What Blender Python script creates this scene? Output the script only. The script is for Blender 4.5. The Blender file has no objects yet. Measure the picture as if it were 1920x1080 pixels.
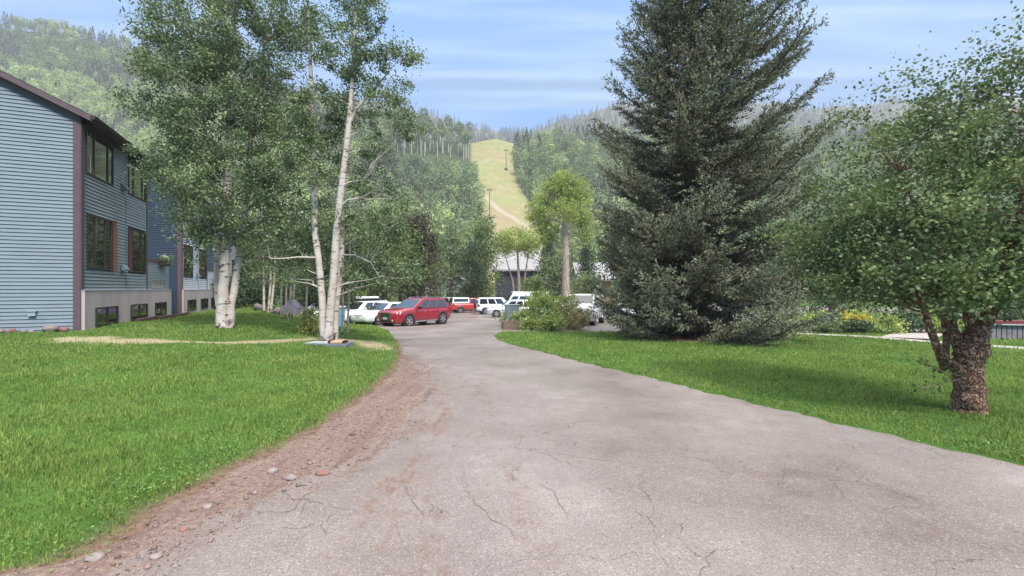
import bpy, bmesh, math, random
import numpy as np
from mathutils import Vector, Matrix
R = math.radians
sc = bpy.context.scene
C = sc.collection
rng = np.random.default_rng(7)
random.seed(7)

# ------------------------------------------------------------------ camera, world, sun, exposure
CAMZ = 1.6; F = 850.0; HY = 541.0
cd = bpy.data.cameras.new("camera"); cam = bpy.data.objects.new("camera", cd); C.objects.link(cam)
cam.location = (0, 0, CAMZ); cam.rotation_euler = (R(90), 0, 0)
cd.sensor_width = 36; cd.lens = 36 * F / 1920; cd.clip_end = 6000; cd.clip_start = 0.05
cd.shift_y = (HY - 540) / 1920
sc.camera = cam
SUN_EL, SUN_AZ = 50, 150          # azimuth clockwise from +Y (behind the camera to the right)
w = bpy.data.worlds.new("World"); sc.world = w; w.use_nodes = True
nt = w.node_tree; N = nt.nodes; L = nt.links; N.clear()
def nd(t, **k):
    n = N.new(t)
    for a, b in k.items(): setattr(n, a, b)
    return n
out = nd('ShaderNodeOutputWorld'); bg = nd('ShaderNodeBackground')
sky = nd('ShaderNodeTexSky', sky_type='NISHITA', sun_disc=False)
sky.sun_elevation = R(SUN_EL); sky.sun_rotation = R(SUN_AZ); sky.altitude = 2500; sky.air_density = 1.0; sky.dust_density = 0.6
skm = nd('ShaderNodeVectorMath', operation='SCALE'); skm.inputs['Scale'].default_value = 0.15
L.new(sky.outputs[0], skm.inputs[0])
tc = nd('ShaderNodeTexCoord'); sep = nd('ShaderNodeSeparateXYZ'); L.new(tc.outputs['Generated'], sep.inputs[0])
ab = nd('ShaderNodeMath', operation='ABSOLUTE'); L.new(sep.outputs[1], ab.inputs[0]); ab2 = nd('ShaderNodeMath', operation='MAXIMUM'); L.new(ab.outputs[0], ab2.inputs[0]); ab2.inputs[1].default_value = .25
cmb = nd('ShaderNodeCombineXYZ'); zdiv = None
for k_, src in ((0, 0), (2, 2)):
    dv = nd('ShaderNodeMath', operation='DIVIDE'); L.new(sep.outputs[src], dv.inputs[0]); L.new(ab2.outputs[0], dv.inputs[1]); L.new(dv.outputs[0], cmb.inputs[k_])
    if k_ == 2: zdiv = dv
mp = nd('ShaderNodeMapping'); mp.inputs['Scale'].default_value = (1.3, 1.0, 13); L.new(cmb.outputs[0], mp.inputs[0])
nz = nd('ShaderNodeTexNoise'); nz.inputs['Scale'].default_value = 1.6; nz.inputs['Detail'].default_value = 6; nz.inputs['Roughness'].default_value = 0.5
nz.inputs['Distortion'].default_value = 0.3
L.new(mp.outputs[0], nz.inputs[0])
r1 = nd('ShaderNodeValToRGB'); r1.color_ramp.elements[0].position = .40; r1.color_ramp.elements[1].position = .74; L.new(nz.outputs[0], r1.inputs[0])
mx = nd('ShaderNodeMix', data_type='RGBA'); L.new(r1.outputs[0], mx.inputs[0])
blue = nd('ShaderNodeMix', data_type='RGBA'); blue.inputs[0].default_value = 0.9
L.new(skm.outputs[0], blue.inputs[6]); blue.inputs[7].default_value = (.03, .27, .72, 1)
L.new(blue.outputs[2], mx.inputs[6]); mx.inputs[7].default_value = (.27, .46, .70, 1)
# low pale mist near the horizon
mr = nd('ShaderNodeMapRange'); mr.inputs[1].default_value = .42; mr.inputs[2].default_value = .12; mr.interpolation_type = 'SMOOTHSTEP'
L.new(sep.outputs[2], mr.inputs[0])
mm = nd('ShaderNodeMath', operation='MULTIPLY'); L.new(mr.outputs[0], mm.inputs[0]); mm.inputs[1].default_value = .5
mx2 = nd('ShaderNodeMix', data_type='RGBA'); L.new(mm.outputs[0], mx2.inputs[0]); L.new(mx.outputs[2], mx2.inputs[6]); mx2.inputs[7].default_value = (.24, .42, .66, 1)
# one long low cloud bank: pale rim above, slate underside
def band(z0, z1, soft):
    a_ = nd('ShaderNodeMapRange', interpolation_type='SMOOTHSTEP'); a_.inputs[1].default_value = z0 - soft; a_.inputs[2].default_value = z0 + soft; L.new(zz_.outputs[0], a_.inputs[0])
    b_ = nd('ShaderNodeMapRange', interpolation_type='SMOOTHSTEP'); b_.inputs[1].default_value = z1 + soft; b_.inputs[2].default_value = z1 - soft; L.new(zz_.outputs[0], b_.inputs[0])
    c_ = nd('ShaderNodeMath', operation='MULTIPLY'); L.new(a_.outputs[0], c_.inputs[0]); L.new(b_.outputs[0], c_.inputs[1])
    d_ = nd('ShaderNodeMath', operation='MULTIPLY'); L.new(c_.outputs[0], d_.inputs[0]); L.new(bn_.outputs[0], d_.inputs[1]); return d_.outputs[0]
mpb = nd('ShaderNodeMapping'); mpb.inputs['Scale'].default_value = (1.6, 1, 6); L.new(cmb.outputs[0], mpb.inputs[0])
nb_ = nd('ShaderNodeTexNoise'); nb_.inputs['Scale'].default_value = 1.3; nb_.inputs['Detail'].default_value = 4; L.new(mpb.outputs[0], nb_.inputs[0])
bn_ = nd('ShaderNodeMapRange'); bn_.inputs[1].default_value = .36; bn_.inputs[2].default_value = .56; L.new(nb_.outputs[0], bn_.inputs[0])
wv_ = nd('ShaderNodeMath', operation='MULTIPLY_ADD'); L.new(nz.outputs[0], wv_.inputs[0]); wv_.inputs[1].default_value = .016; L.new(zdiv.outputs[0], wv_.inputs[2]); zz_ = wv_
for z0_, z1_, sf_, col_, am_ in ((.474, .484, .012, (.46, .57, .74, 1), .7), (.446, .468, .010, (.105, .235, .46, 1), .75), (.432, .442, .009, (.38, .52, .72, 1), .5), (.414, .428, .007, (.13, .26, .48, 1), .45)):
    mm_ = nd('ShaderNodeMath', operation='MULTIPLY'); L.new(band(z0_, z1_, sf_), mm_.inputs[0]); mm_.inputs[1].default_value = am_
    mb_ = nd('ShaderNodeMix', data_type='RGBA'); L.new(mm_.outputs[0], mb_.inputs[0]); L.new(mx2.outputs[2], mb_.inputs[6]); mb_.inputs[7].default_value = col_; mx2 = mb_
# bright overcast deck overhead, out of view, put in for soft light
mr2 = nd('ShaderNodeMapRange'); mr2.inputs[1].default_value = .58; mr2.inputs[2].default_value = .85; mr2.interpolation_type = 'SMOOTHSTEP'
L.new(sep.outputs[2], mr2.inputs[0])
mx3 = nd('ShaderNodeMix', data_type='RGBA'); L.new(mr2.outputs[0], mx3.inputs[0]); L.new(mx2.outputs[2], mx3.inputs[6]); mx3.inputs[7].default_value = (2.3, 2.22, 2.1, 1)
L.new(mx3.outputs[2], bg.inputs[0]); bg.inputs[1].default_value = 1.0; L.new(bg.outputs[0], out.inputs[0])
sd = bpy.data.lights.new("sun", 'SUN'); so = bpy.data.objects.new("sun", sd); C.objects.link(so)
sd.energy = 3.0; sd.angle = R(9); sd.color = (1, .96, .9)
so.rotation_euler = (R(90 - SUN_EL), 0, R(180 - SUN_AZ)); so.location = (0, 0, 60)
sc.view_settings.view_transform = 'Standard'; sc.view_settings.look = 'None'; sc.view_settings.exposure = 0.64; sc.view_settings.gamma = 1
sc.render.engine = 'CYCLES'
sc.cycles.max_bounces = 5; sc.cycles.transparent_max_bounces = 6; sc.cycles.volume_bounces = 0; sc.cycles.diffuse_bounces = 2

# ------------------------------------------------------------------ helpers
def sstep(a, b, x):
    t = np.clip((np.asarray(x, float) - a) / (b - a), 0, 1); return t * t * (3 - 2 * t)
def Hroad(y):
    y = np.asarray(y, float)
    return np.interp(y, [-100, 4, 8, 14, 20, 28, 40, 56, 75, 400], [0, 0, -.05, -.2, -.42, -.7, -1.0, -1.3, -1.45, -1.5])
def Hplat(y):
    return np.interp(y, [-100, 4, 8, 12, 16, 25, 40, 60, 90], [0, .0, .08, .2, .3, .17, .08, -.4, -1.45])
EDGE_L = lambda y: np.interp(y, [-100, 5, 10, 17, 24, 28, 33, 40, 55, 80], [-2, -2.2, -2.6, -4.3, -6.3, -8.5, -12.5, -18, -26, -30])
def Hg(x, y):
    x = np.asarray(x, float); y = np.asarray(y, float)
    hr = Hroad(y); hp = Hplat(y); e = EDGE_L(y)
    s = 1 - sstep(e - 7, e - .5, x)
    h = hr * (1 - s) + hp * s
    return h + (.012 * np.sin(x * .9 + y * .35) + .01 * np.sin(y * 1.1 - x * .5)) * sstep(.5, 2, np.abs(x - e))
def g(px, py):
    """ground point seen at a photo pixel"""
    A = (px - 960) / F; B = (py - HY) / F
    Y = 1.6 / max(B, .02)
    for _ in range(60):
        Y = .5 * Y + .5 * (CAMZ - float(Hg(A * Y, Y))) / B
    return (A * Y, Y)
def P(px, py, Y): return Vector(((px - 960) / F * Y, Y, CAMZ + (HY - py) / F * Y))
def at(px, Y, dz=0.0):
    x = (px - 960) / F * Y; return Vector((x, Y, float(Hg(x, Y)) + dz))

def tag(o, label=None, cat=None, group=None, kind=None):
    if label: o['label'] = label
    if cat: o['category'] = cat
    if group: o['group'] = group
    if kind: o['kind'] = kind
    return o
def empty(name, loc, rz=0):
    o = bpy.data.objects.new(name, None); C.objects.link(o); o.location = loc; o.rotation_euler = (0, 0, rz); o.empty_display_size = .2; return o
def link(name, me, parent=None, loc=None):
    o = bpy.data.objects.new(name, me); C.objects.link(o)
    if parent: o.parent = parent
    if loc is not None: o.location = loc
    return o
def npmesh(name, V, Fc, mats, smooth=False, mi=None, k=None):
    """V (n,3), Fc (m,k) array -> mesh"""
    V = np.asarray(V, np.float32); Fc = np.asarray(Fc, np.int32)
    me = bpy.data.meshes.new(name); k = Fc.shape[1]
    me.vertices.add(len(V)); me.vertices.foreach_set('co', V.ravel())
    me.loops.add(Fc.size); me.loops.foreach_set('vertex_index', Fc.ravel())
    me.polygons.add(len(Fc)); me.polygons.foreach_set('loop_start', np.arange(0, Fc.size, k, dtype=np.int32))
    me.polygons.foreach_set('loop_total', np.full(len(Fc), k, np.int32))
    if smooth: me.polygons.foreach_set('use_smooth', np.ones(len(Fc), bool))
    for m in (mats if isinstance(mats, (list, tuple)) else [mats]): me.materials.append(m)
    if mi is not None: me.polygons.foreach_set('material_index', np.asarray(mi, np.int32))
    me.update(calc_edges=True); me.validate()
    return me
class MB:
    def __init__(s): s.v = []; s.f = []; s.m = []
    def add(s, vs, fs, m=0):
        o = len(s.v); s.v += [tuple(v) for v in vs]; s.f += [tuple(i + o for i in f) for f in fs]; s.m += [m] * len(fs)
    def box(s, a, b, m=0, M=None):
        (x0, y0, z0), (x1, y1, z1) = a, b
        vs = [Vector(p) for p in ((x0, y0, z0), (x1, y0, z0), (x1, y1, z0), (x0, y1, z0), (x0, y0, z1), (x1, y0, z1), (x1, y1, z1), (x0, y1, z1))]
        if M: vs = [M @ v for v in vs]
        s.add(vs, [(0, 3, 2, 1), (4, 5, 6, 7), (0, 1, 5, 4), (1, 2, 6, 5), (2, 3, 7, 6), (3, 0, 4, 7)], m)
    def tube(s, pts, rad, n=7, m=0, cap=True, lump=0.0):
        pts = [Vector(p) for p in pts]; rings = []; prev = None
        for i, p in enumerate(pts):
            d = (pts[min(i + 1, len(pts) - 1)] - pts[max(i - 1, 0)]).normalized()
            a = d.cross(Vector((0, 0, 1)) if abs(d.z) < .9 else Vector((1, 0, 0))).normalized()
            if prev and prev.length:
                q = prev - d * prev.dot(d)
                if q.length > 1e-4: a = q.normalized()
            prev = a; b = d.cross(a); r = rad[i] if hasattr(rad, '__len__') else rad
            rings.append([p + (a * math.cos(t) + b * math.sin(t)) * r * (1 + lump * random.uniform(-1, 1)) for t in [2 * math.pi * j / n for j in range(n)]])
        vs = [v for rr in rings for v in rr]
        fs = [(i * n + j, i * n + (j + 1) % n, (i + 1) * n + (j + 1) % n, (i + 1) * n + j) for i in range(len(pts) - 1) for j in range(n)]
        if cap: fs += [tuple(range(n - 1, -1, -1)), tuple((len(pts) - 1) * n + j for j in range(n))]
        s.add(vs, fs, m)
    def prism(s, poly, h0, h1, m=0, ax='z', M=None):
        n = len(poly)
        def q(p, h): v = Vector((p[0], p[1], h)) if ax == 'z' else (Vector((p[0], h, p[1])) if ax == 'y' else Vector((h, p[0], p[1]))); return M @ v if M else v
        vs = [q(p, h0) for p in poly] + [q(p, h1) for p in poly]
        s.add(vs, [tuple(range(n)), tuple(range(2 * n - 1, n - 1, -1))] + [(i, i + n, (i + 1) % n + n, (i + 1) % n) for i in range(n)], m)
    def lathe(s, prof, n=20, m=0, M=None, ax='z', cap=True):
        vs = []
        for r, h in prof:
            for j in range(n):
                t = 2 * math.pi * j / n
                v = Vector((r * math.cos(t), r * math.sin(t), h)) if ax == 'z' else Vector((r * math.cos(t), h, r * math.sin(t)))
                vs.append(M @ v if M else v)
        fs = [(i * n + j, i * n + (j + 1) % n, (i + 1) * n + (j + 1) % n, (i + 1) * n + j) for i in range(len(prof) - 1) for j in range(n)]
        if cap: fs += [tuple(range(n)), tuple((len(prof) - 1) * n + j for j in range(n))]
        s.add(vs, fs, m)
    def build(s, name, mats, parent=None, smooth=False, bevel=0, seg=2, sub=0, loc=None, angle=40):
        me = bpy.data.meshes.new(name); me.from_pydata(s.v, [], s.f)
        for mt in (mats if isinstance(mats, (list, tuple)) else [mats]): me.materials.append(mt)
        me.polygons.foreach_set('material_index', s.m)
        bm = bmesh.new(); bm.from_mesh(me); bmesh.ops.recalc_face_normals(bm, faces=bm.faces)
        if bevel:
            es = [e for e in bm.edges if len(e.link_faces) == 2 and e.calc_face_angle(0) > R(25)]
            bmesh.ops.bevel(bm, geom=es, offset=bevel, segments=seg, affect='EDGES', profile=.5, clamp_overlap=True)
        bm.to_mesh(me); bm.free()
        if smooth:
            me.polygons.foreach_set('use_smooth', [True] * len(me.polygons))
            try: me.set_sharp_from_angle(angle=R(angle))
            except Exception: pass
        return link(name, me, parent, loc)

# ------------------------------------------------------------------ materials
MT = {}
def mat(name, col, rough=.7, metal=0, spec=.5, noise=None, var=.15, bump=0, island=0, transl=0, bscale=None, coat=0, col2=None, detail=4, stretch=None, emit=0):
    if name in MT: return MT[name]
    m = bpy.data.materials.new(name); m.use_nodes = True; t = m.node_tree; n = t.nodes; l = t.links
    b = n['Principled BSDF']; b.inputs['Roughness'].default_value = rough; b.inputs['Metallic'].default_value = metal
    b.inputs['Specular IOR Level'].default_value = spec; b.inputs['Coat Weight'].default_value = coat; b.inputs['Coat Roughness'].default_value = .05
    c4 = (*col, 1); last = None
    tcn = n.new('ShaderNodeTexCoord'); vec = tcn.outputs['Object']
    if stretch:
        mpn = n.new('ShaderNodeMapping'); mpn.inputs['Scale'].default_value = stretch; l.new(vec, mpn.inputs[0]); vec = mpn.outputs[0]
    if noise:
        nn = n.new('ShaderNodeTexNoise'); nn.inputs['Scale'].default_value = noise; nn.inputs['Detail'].default_value = detail; l.new(vec, nn.inputs[0])
        rr = n.new('ShaderNodeMapRange'); rr.inputs[1].default_value = .3; rr.inputs[2].default_value = .7; l.new(nn.outputs[0], rr.inputs[0])
        mixn = n.new('ShaderNodeMix'); mixn.data_type = 'RGBA'; l.new(rr.outputs[0], mixn.inputs[0])
        lo = col2 if col2 else tuple(c * (1 - var) for c in col); hi = col if col2 else tuple(min(1, c * (1 + var)) for c in col)
        mixn.inputs[6].default_value = (*lo, 1); mixn.inputs[7].default_value = (*hi, 1); last = mixn.outputs[2]
    if island:
        ge = n.new('ShaderNodeNewGeometry'); hs = n.new('ShaderNodeHueSaturation')
        r2 = n.new('ShaderNodeMapRange'); r2.inputs[3].default_value = 1 - island; r2.inputs[4].default_value = 1 + island; l.new(ge.outputs['Random Per Island'], r2.inputs[0])
        r3 = n.new('ShaderNodeMapRange'); r3.inputs[3].default_value = .5 + island * .06; r3.inputs[4].default_value = .5 - island * .06; l.new(ge.outputs['Random Per Island'], r3.inputs[0])
        l.new(r2.outputs[0], hs.inputs['Value']); l.new(r3.outputs[0], hs.inputs['Hue'])
        if last: l.new(last, hs.inputs['Color'])
        else: hs.inputs['Color'].default_value = c4
        last = hs.outputs[0]
    if last: l.new(last, b.inputs['Base Color'])
    else: b.inputs['Base Color'].default_value = c4
    if transl:
        tr = n.new('ShaderNodeBsdfTranslucent'); ms = n.new('ShaderNodeMixShader'); ms.inputs[0].default_value = transl
        hs2 = n.new('ShaderNodeHueSaturation'); hs2.inputs['Value'].default_value = 1.5; hs2.inputs['Hue'].default_value = .485
        if last: l.new(last, hs2.inputs['Color'])
        else: hs2.inputs['Color'].default_value = c4
        l.new(hs2.outputs[0], tr.inputs[0]); l.new(b.outputs[0], ms.inputs[1]); l.new(tr.outputs[0], ms.inputs[2]); l.new(ms.outputs[0], n['Material Output'].inputs[0])
    if bump:
        bn = n.new('ShaderNodeTexNoise'); bn.inputs['Scale'].default_value = bscale or 20; bn.inputs['Detail'].default_value = 5; l.new(vec, bn.inputs[0])
        bp = n.new('ShaderNodeBump'); bp.inputs['Strength'].default_value = bump; bp.inputs['Distance'].default_value = .03; l.new(bn.outputs[0], bp.inputs['Height']); l.new(bp.outputs[0], b.inputs['Normal'])
    MT[name] = m; return m
def nodes(m): return m.node_tree.nodes, m.node_tree.links

# asphalt: vertex attribute 'dirt' (world-space stain) + aggregate speckle + cracks
def asphalt_mat():
    m = bpy.data.materials.new('asphalt'); m.use_nodes = True; n, l = nodes(m); b = n['Principled BSDF']
    tcn = n.new('ShaderNodeTexCoord'); V = tcn.outputs['Object']
    def noise(s, d=4, v=None, r=.5):
        q = n.new('ShaderNodeTexNoise'); q.inputs['Scale'].default_value = s; q.inputs['Detail'].default_value = d; q.inputs['Roughness'].default_value = r; l.new(v or V, q.inputs[0]); return q.outputs[0]
    def mr(x, a, c, lo=0, hi=1):
        q = n.new('ShaderNodeMapRange'); q.inputs[1].default_value = a; q.inputs[2].default_value = c; q.inputs[3].default_value = lo; q.inputs[4].default_value = hi; l.new(x, q.inputs[0]); return q.outputs[0]
    def mix(f, a, c, mode='MIX'):
        q = n.new('ShaderNodeMix'); q.data_type = 'RGBA'; q.blend_type = mode
        for i, x in ((0, f), (6, a), (7, c)):
            if isinstance(x, (tuple, float, int)): q.inputs[i].default_value = x
            else: l.new(x, q.inputs[i])
        return q.outputs[2]
    def math_(op, a, c):
        q = n.new('ShaderNodeMath'); q.operation = op
        for i, x in ((0, a), (1, c)):
            if isinstance(x, (float, int)): q.inputs[i].default_value = x
            else: l.new(x, q.inputs[i])
        return q.outputs[0]
    big = mr(noise(.42, 6, None, .6), .36, .64)
    base = mix(big, (.155, .118, .104, 1), (.325, .278, .256, 1))
    med = mr(noise(3.0, 6), .35, .7); base = mix(med, base, (.228, .184, .168, 1))
    # aggregate
    vo = n.new('ShaderNodeTexVoronoi'); vo.inputs['Scale'].default_value = 110; l.new(V, vo.inputs[0])
    sepc = n.new('ShaderNodeSeparateColor'); l.new(vo.outputs['Color'], sepc.inputs[0])
    base = mix(mr(sepc.outputs[0], .86, .95, 0, .42), base, (.46, .42, .40, 1))
    base = mix(mr(sepc.outputs[1], .80, .92, 0, .55), base, (.12, .105, .105, 1))
    fine = mr(noise(120, 2), .35, .65, .78, 1.18)
    vm = n.new('ShaderNodeVectorMath'); vm.operation = 'SCALE'; l.new(base, vm.inputs[0]); l.new(fine, vm.inputs['Scale']); base = vm.outputs[0]
    # dirt
    at_ = n.new('ShaderNodeAttribute'); at_.attribute_name = 'dirt'
    mps = n.new('ShaderNodeMapping'); mps.inputs['Rotation'].default_value = (0, 0, R(-22)); mps.inputs['Scale'].default_value = (1, .16, 1); l.new(V, mps.inputs[0])
    streak = noise(5.5, 6, mps.outputs[0], .6)
    dn = math_('ADD', mr(noise(7, 8, None, .7), .3, .7, -.36, .36), mr(streak, .3, .7, -.3, .3))
    dm = mr(math_('ADD', at_.outputs['Fac'], dn), .38, .78)
    dcol = mix(mr(noise(22, 6), .3, .7), (.120, .070, .053, 1), (.235, .155, .118, 1)); dcol = mix(mr(streak, .50, .66, 0, .75), dcol, (.105, .058, .044, 1))
    dcol = mix(mr(sepc.outputs[2], .93, .97, 0, .6), dcol, (.42, .36, .32, 1))
    base = mix(math_('MULTIPLY', dm, .88), base, dcol)
    # cracks
    mpn = n.new('ShaderNodeVectorMath'); mpn.operation = 'ADD'; nw = n.new('ShaderNodeTexNoise'); nw.inputs['Scale'].default_value = 2.2; nw.inputs['Detail'].default_value = 5; l.new(V, nw.inputs[0])
    sc2 = n.new('ShaderNodeVectorMath'); sc2.operation = 'SCALE'; sc2.inputs['Scale'].default_value = .55; l.new(nw.outputs[1], sc2.inputs[0]); l.new(V, mpn.inputs[0]); l.new(sc2.outputs[0], mpn.inputs[1])
    def crack(scale, wd, thr):
        v2 = n.new('ShaderNodeTexVoronoi'); v2.feature = 'DISTANCE_TO_EDGE'; v2.inputs['Scale'].default_value = scale; l.new(mpn.outputs[0], v2.inputs[0])
        return math_('MULTIPLY', mr(v2.outputs['Distance'], wd * .3, wd, 1, 0), mr(noise(.5 * scale, 2), thr, thr + .08))
    ck = math_('MAXIMUM', crack(.62, .0042, .49), crack(2.4, .012, .55))
    base = mix(math_('MULTIPLY', ck, .6), base, (.06, .045, .04, 1))
    l.new(base, b.inputs['Base Color'])
    rg = mr(noise(.5, 4), .35, .65, .28, .58)
    rg2 = n.new('ShaderNodeMix'); rg2.data_type = 'FLOAT'; l.new(dm, rg2.inputs[0]); l.new(rg, rg2.inputs[2]); rg2.inputs[3].default_value = .9; l.new(rg2.outputs[0], b.inputs['Roughness'])
    bp = n.new('ShaderNodeBump'); bp.inputs['Strength'].default_value = .35; bp.inputs['Distance'].default_value = .006
    hsum = math_('SUBTRACT', math_('ADD', sepc.outputs[0], math_('MULTIPLY', noise(14, 6), 1.5)), math_('MULTIPLY', ck, 2.0))
    l.new(hsum, bp.inputs['Height']); l.new(bp.outputs[0], b.inputs['Normal'])
    return m
M_asph = asphalt_mat()
def soilgrass_mat():
    m = bpy.data.materials.new('lawn_soil'); m.use_nodes = True; n, l = nodes(m); b = n['Principled BSDF']; b.inputs['Roughness'].default_value = .95; b.inputs['Specular IOR Level'].default_value = .15
    tcn = n.new('ShaderNodeTexCoord'); V = tcn.outputs['Object']
    def nz_(s, a, c, d=5):
        q = n.new('ShaderNodeTexNoise'); q.inputs['Scale'].default_value = s; q.inputs['Detail'].default_value = d; l.new(V, q.inputs[0])
        r = n.new('ShaderNodeMapRange'); r.inputs[1].default_value = a; r.inputs[2].default_value = c; l.new(q.outputs[0], r.inputs[0]); return r.outputs[0]
    def mix(f, a, c):
        q = n.new('ShaderNodeMix'); q.data_type = 'RGBA'
        for i, x in ((0, f), (6, a), (7, c)):
            if isinstance(x, tuple): q.inputs[i].default_value = x
            else: l.new(x, q.inputs[i])
        return q.outputs[2]
    grass = mix(nz_(1.3, .35, .65), (.045, .105, .016, 1), (.085, .175, .03, 1))
    grass = mix(nz_(30, .4, .7), grass, (.05, .085, .02, 1))
    dry = mix(nz_(14, .3, .7), (.30, .25, .14, 1), (.42, .36, .23, 1))
    dirt = mix(nz_(16, .3, .7, 8), (.105, .060, .046, 1), (.225, .148, .112, 1))
    a1 = n.new('ShaderNodeAttribute'); a1.attribute_name = 'dry'; a2 = n.new('ShaderNodeAttribute'); a2.attribute_name = 'dirt'
    c = mix(a1.outputs['Fac'], grass, dry); c = mix(a2.outputs['Fac'], c, dirt); l.new(c, b.inputs['Base Color'])
    q = n.new('ShaderNodeTexNoise'); q.inputs['Scale'].default_value = 18; q.inputs['Detail'].default_value = 8; l.new(V, q.inputs[0])
    bp = n.new('ShaderNodeBump'); bp.inputs['Strength'].default_value = .9; bp.inputs['Distance'].default_value = .04; l.new(q.outputs[0], bp.inputs['Height']); l.new(bp.outputs[0], b.inputs['Normal'])
    return m
M_soil = soilgrass_mat()

# ------------------------------------------------------------------ ground outlines (world space)
def poly(pts): return np.array([g(*p) for p in pts])
GE = poly([(0, 1076), (120, 1058), (230, 1008), (330, 942), (400, 903), (500, 852), (600, 802), (680, 748), (738, 700), (755, 668), (748, 645), (728, 620), (700, 609)])   # lawn / dirt edge, left
GE = np.vstack([[-6.0, .2], [-4.2, 1.6], GE, [-9.2, 31], [-12.5, 35], [-17, 42], [-24, 58], [-30, 78]])
DE = poly([(250, 1085), (400, 982), (500, 932), (620, 880), (700, 848), (770, 792), (800, 750), (800, 705), (770, 668), (750, 645)])        # dirt / asphalt
RE = poly([(1960, 882), (1700, 822), (1500, 775), (1300, 728), (1150, 692), (1050, 668), (975, 650), (935, 637), (926, 629), (940, 622)])   # right edge of drive
RE = np.vstack([[9, -3], [7.2, 2.2], RE])
lot_y = RE[-1][1]
def x_left(y): return np.interp(y, GE[:, 1], GE[:, 0])
yy_, ii_ = np.unique(np.maximum.accumulate(RE[:, 1]), return_index=True)
def x_right(y):
    base = np.interp(y, yy_, RE[ii_, 0])
    return np.where(y > lot_y, base + (y - lot_y) ** .8 * 16, base).clip(-99, 60)
def segdist(X, Y, pl):
    d = np.full(np.shape(X), 1e9)
    for (ax, ay), (bx, by) in zip(pl[:-1], pl[1:]):
        vx, vy = bx - ax, by - ay; t = np.clip(((X - ax) * vx + (Y - ay) * vy) / (vx * vx + vy * vy + 1e-9), 0, 1)
        d = np.minimum(d, np.hypot(X - ax - t * vx, Y - ay - t * vy))
    return d
DRY = [poly([(120, 634), (200, 640), (300, 641), (420, 643), (520, 640), (600, 636), (680, 640), (728, 655)])]
def drymask(X, Y):
    w_ = .28 + .24 * np.sin(X * 1.7) * np.sin(X * .6 + 1); d = segdist(X, Y, DRY[0]); m_ = 1 - sstep(w_ * .5, w_ * 1.3 + .1, d)
    c = g(640, 638); m_ = np.maximum(m_, 1 - sstep(.5, 1.0, np.hypot((X - c[0]) / 1.5, (Y - c[1]) / .9)))
    c = g(165, 636); return np.maximum(m_, 1 - sstep(.35, .8, np.hypot((X - c[0]) / 1.3, Y - c[1])))
SPX, SPY = float(at(1300, 18).x), 18.0
def mulch(X, Y): return np.hypot((X - SPX - .1) / 2.9, (Y - SPY + .15) / 1.95)
# concrete footpath on the right
PL = poly([(1440, 622), (1530, 627), (1640, 632), (1740, 640), (1860, 649), (1990, 658)])
PW = .42
B2 = poly([(1700, 634), (1735, 622), (1790, 612)])
def pathd(X, Y): return np.minimum(segdist(X, Y, PL) / PW, segdist(X, Y, B2) / .8)

# ------------------------------------------------------------------ ground sheet
def grid(xs, ys):
    X, Y = np.meshgrid(xs, ys); n = len(xs); i = np.arange(len(ys) - 1)[:, None] * n + np.arange(n - 1)[None]
    return X, Y, np.stack([i, i + 1, i + n + 1, i + n], -1).reshape(-1, 4)
xs = np.concatenate([np.linspace(-160, -24, 18)[:-1], np.linspace(-24, 24, 400)[:-1], np.linspace(24, 160, 18)])
ys = np.concatenate([np.linspace(-70, 0, 12)[:-1], np.linspace(0, 10, 130)[:-1], np.linspace(10, 30, 150)[:-1], np.linspace(30, 100, 60)])
X, Y, Fc = grid(xs, ys)
Z = Hg(X, Y)
inroad = (X > x_left(Y) + .0) & (X < x_right(Y))
dl = X - x_left(Y); dr = x_right(Y) - X
depth = np.minimum(dl, dr)
Z = Z - .07 * sstep(.02, .16, depth)
pd_ = pathd(X, Y); Z = Z - .05 * (1 - sstep(.9, 1.05, pd_))
me = npmesh('ground', np.stack([X, Y, Z], -1).reshape(-1, 3), Fc, M_soil, True)
a = me.attributes.new('dry', 'FLOAT', 'POINT'); a.data.foreach_set('value', drymask(X, Y).ravel().astype(np.float32))
a = me.attributes.new('dirt', 'FLOAT', 'POINT'); a.data.foreach_set('value', (sstep(-.35, -.02, dl) * (dl < 3) * (Y < 17)).ravel().astype(np.float32))
tag(link('ground', me), kind='structure')

# road: rows from left edge to right edge
ry = np.concatenate([np.linspace(.2, 12, 260)[:-1], np.linspace(12, 32, 120)[:-1], np.linspace(32, 78, 50)])
u = np.linspace(0, 1, 170)
YY = np.repeat(ry[:, None], len(u), 1); xl = x_left(ry)[:, None] - .12 + .05 * np.sin(ry * 9)[:, None]; xr = x_right(ry)[:, None] + .05 * np.sin(ry * 7.3 + 2)[:, None] + .03 * np.sin(ry * 19)[:, None]
XX = xl + (xr - xl) * u[None]
ZZ = Hg(XX, YY) + .004 - .05 * (1 - sstep(0, .18, XX - xl)) - .012 * (1 - sstep(0, .12, xr - XX))
n = len(u); i = np.arange(len(ry) - 1)[:, None] * n + np.arange(n - 1)[None]; Fc = np.stack([i, i + 1, i + n + 1, i + n], -1).reshape(-1, 4)
me = npmesh('driveway', np.stack([XX, YY, ZZ], -1).reshape(-1, 3), Fc, M_asph, True)
dx = np.interp(YY, DE[:, 1], DE[:, 0]); sideE = XX - dx
dirt = (1 - sstep(-.35, .35, sideE)) * (YY < DE[-1, 1] + 1.0)
tr1 = poly([(770, 668), (812, 700), (835, 735), (815, 800), (770, 880), (725, 960), (690, 1080)])
tr2 = poly([(1010, 640), (900, 720), (905, 820), (960, 900), (1000, 1000), (1010, 1080)])
dirt = np.maximum(dirt, .56 * np.exp(-((segdist(XX, YY, tr1) + .10 * np.sin(YY * 3.1)) / .22) ** 2))
dirt = np.maximum(dirt, .38 * np.exp(-(segdist(XX, YY, tr1) / .5) ** 2))
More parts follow.
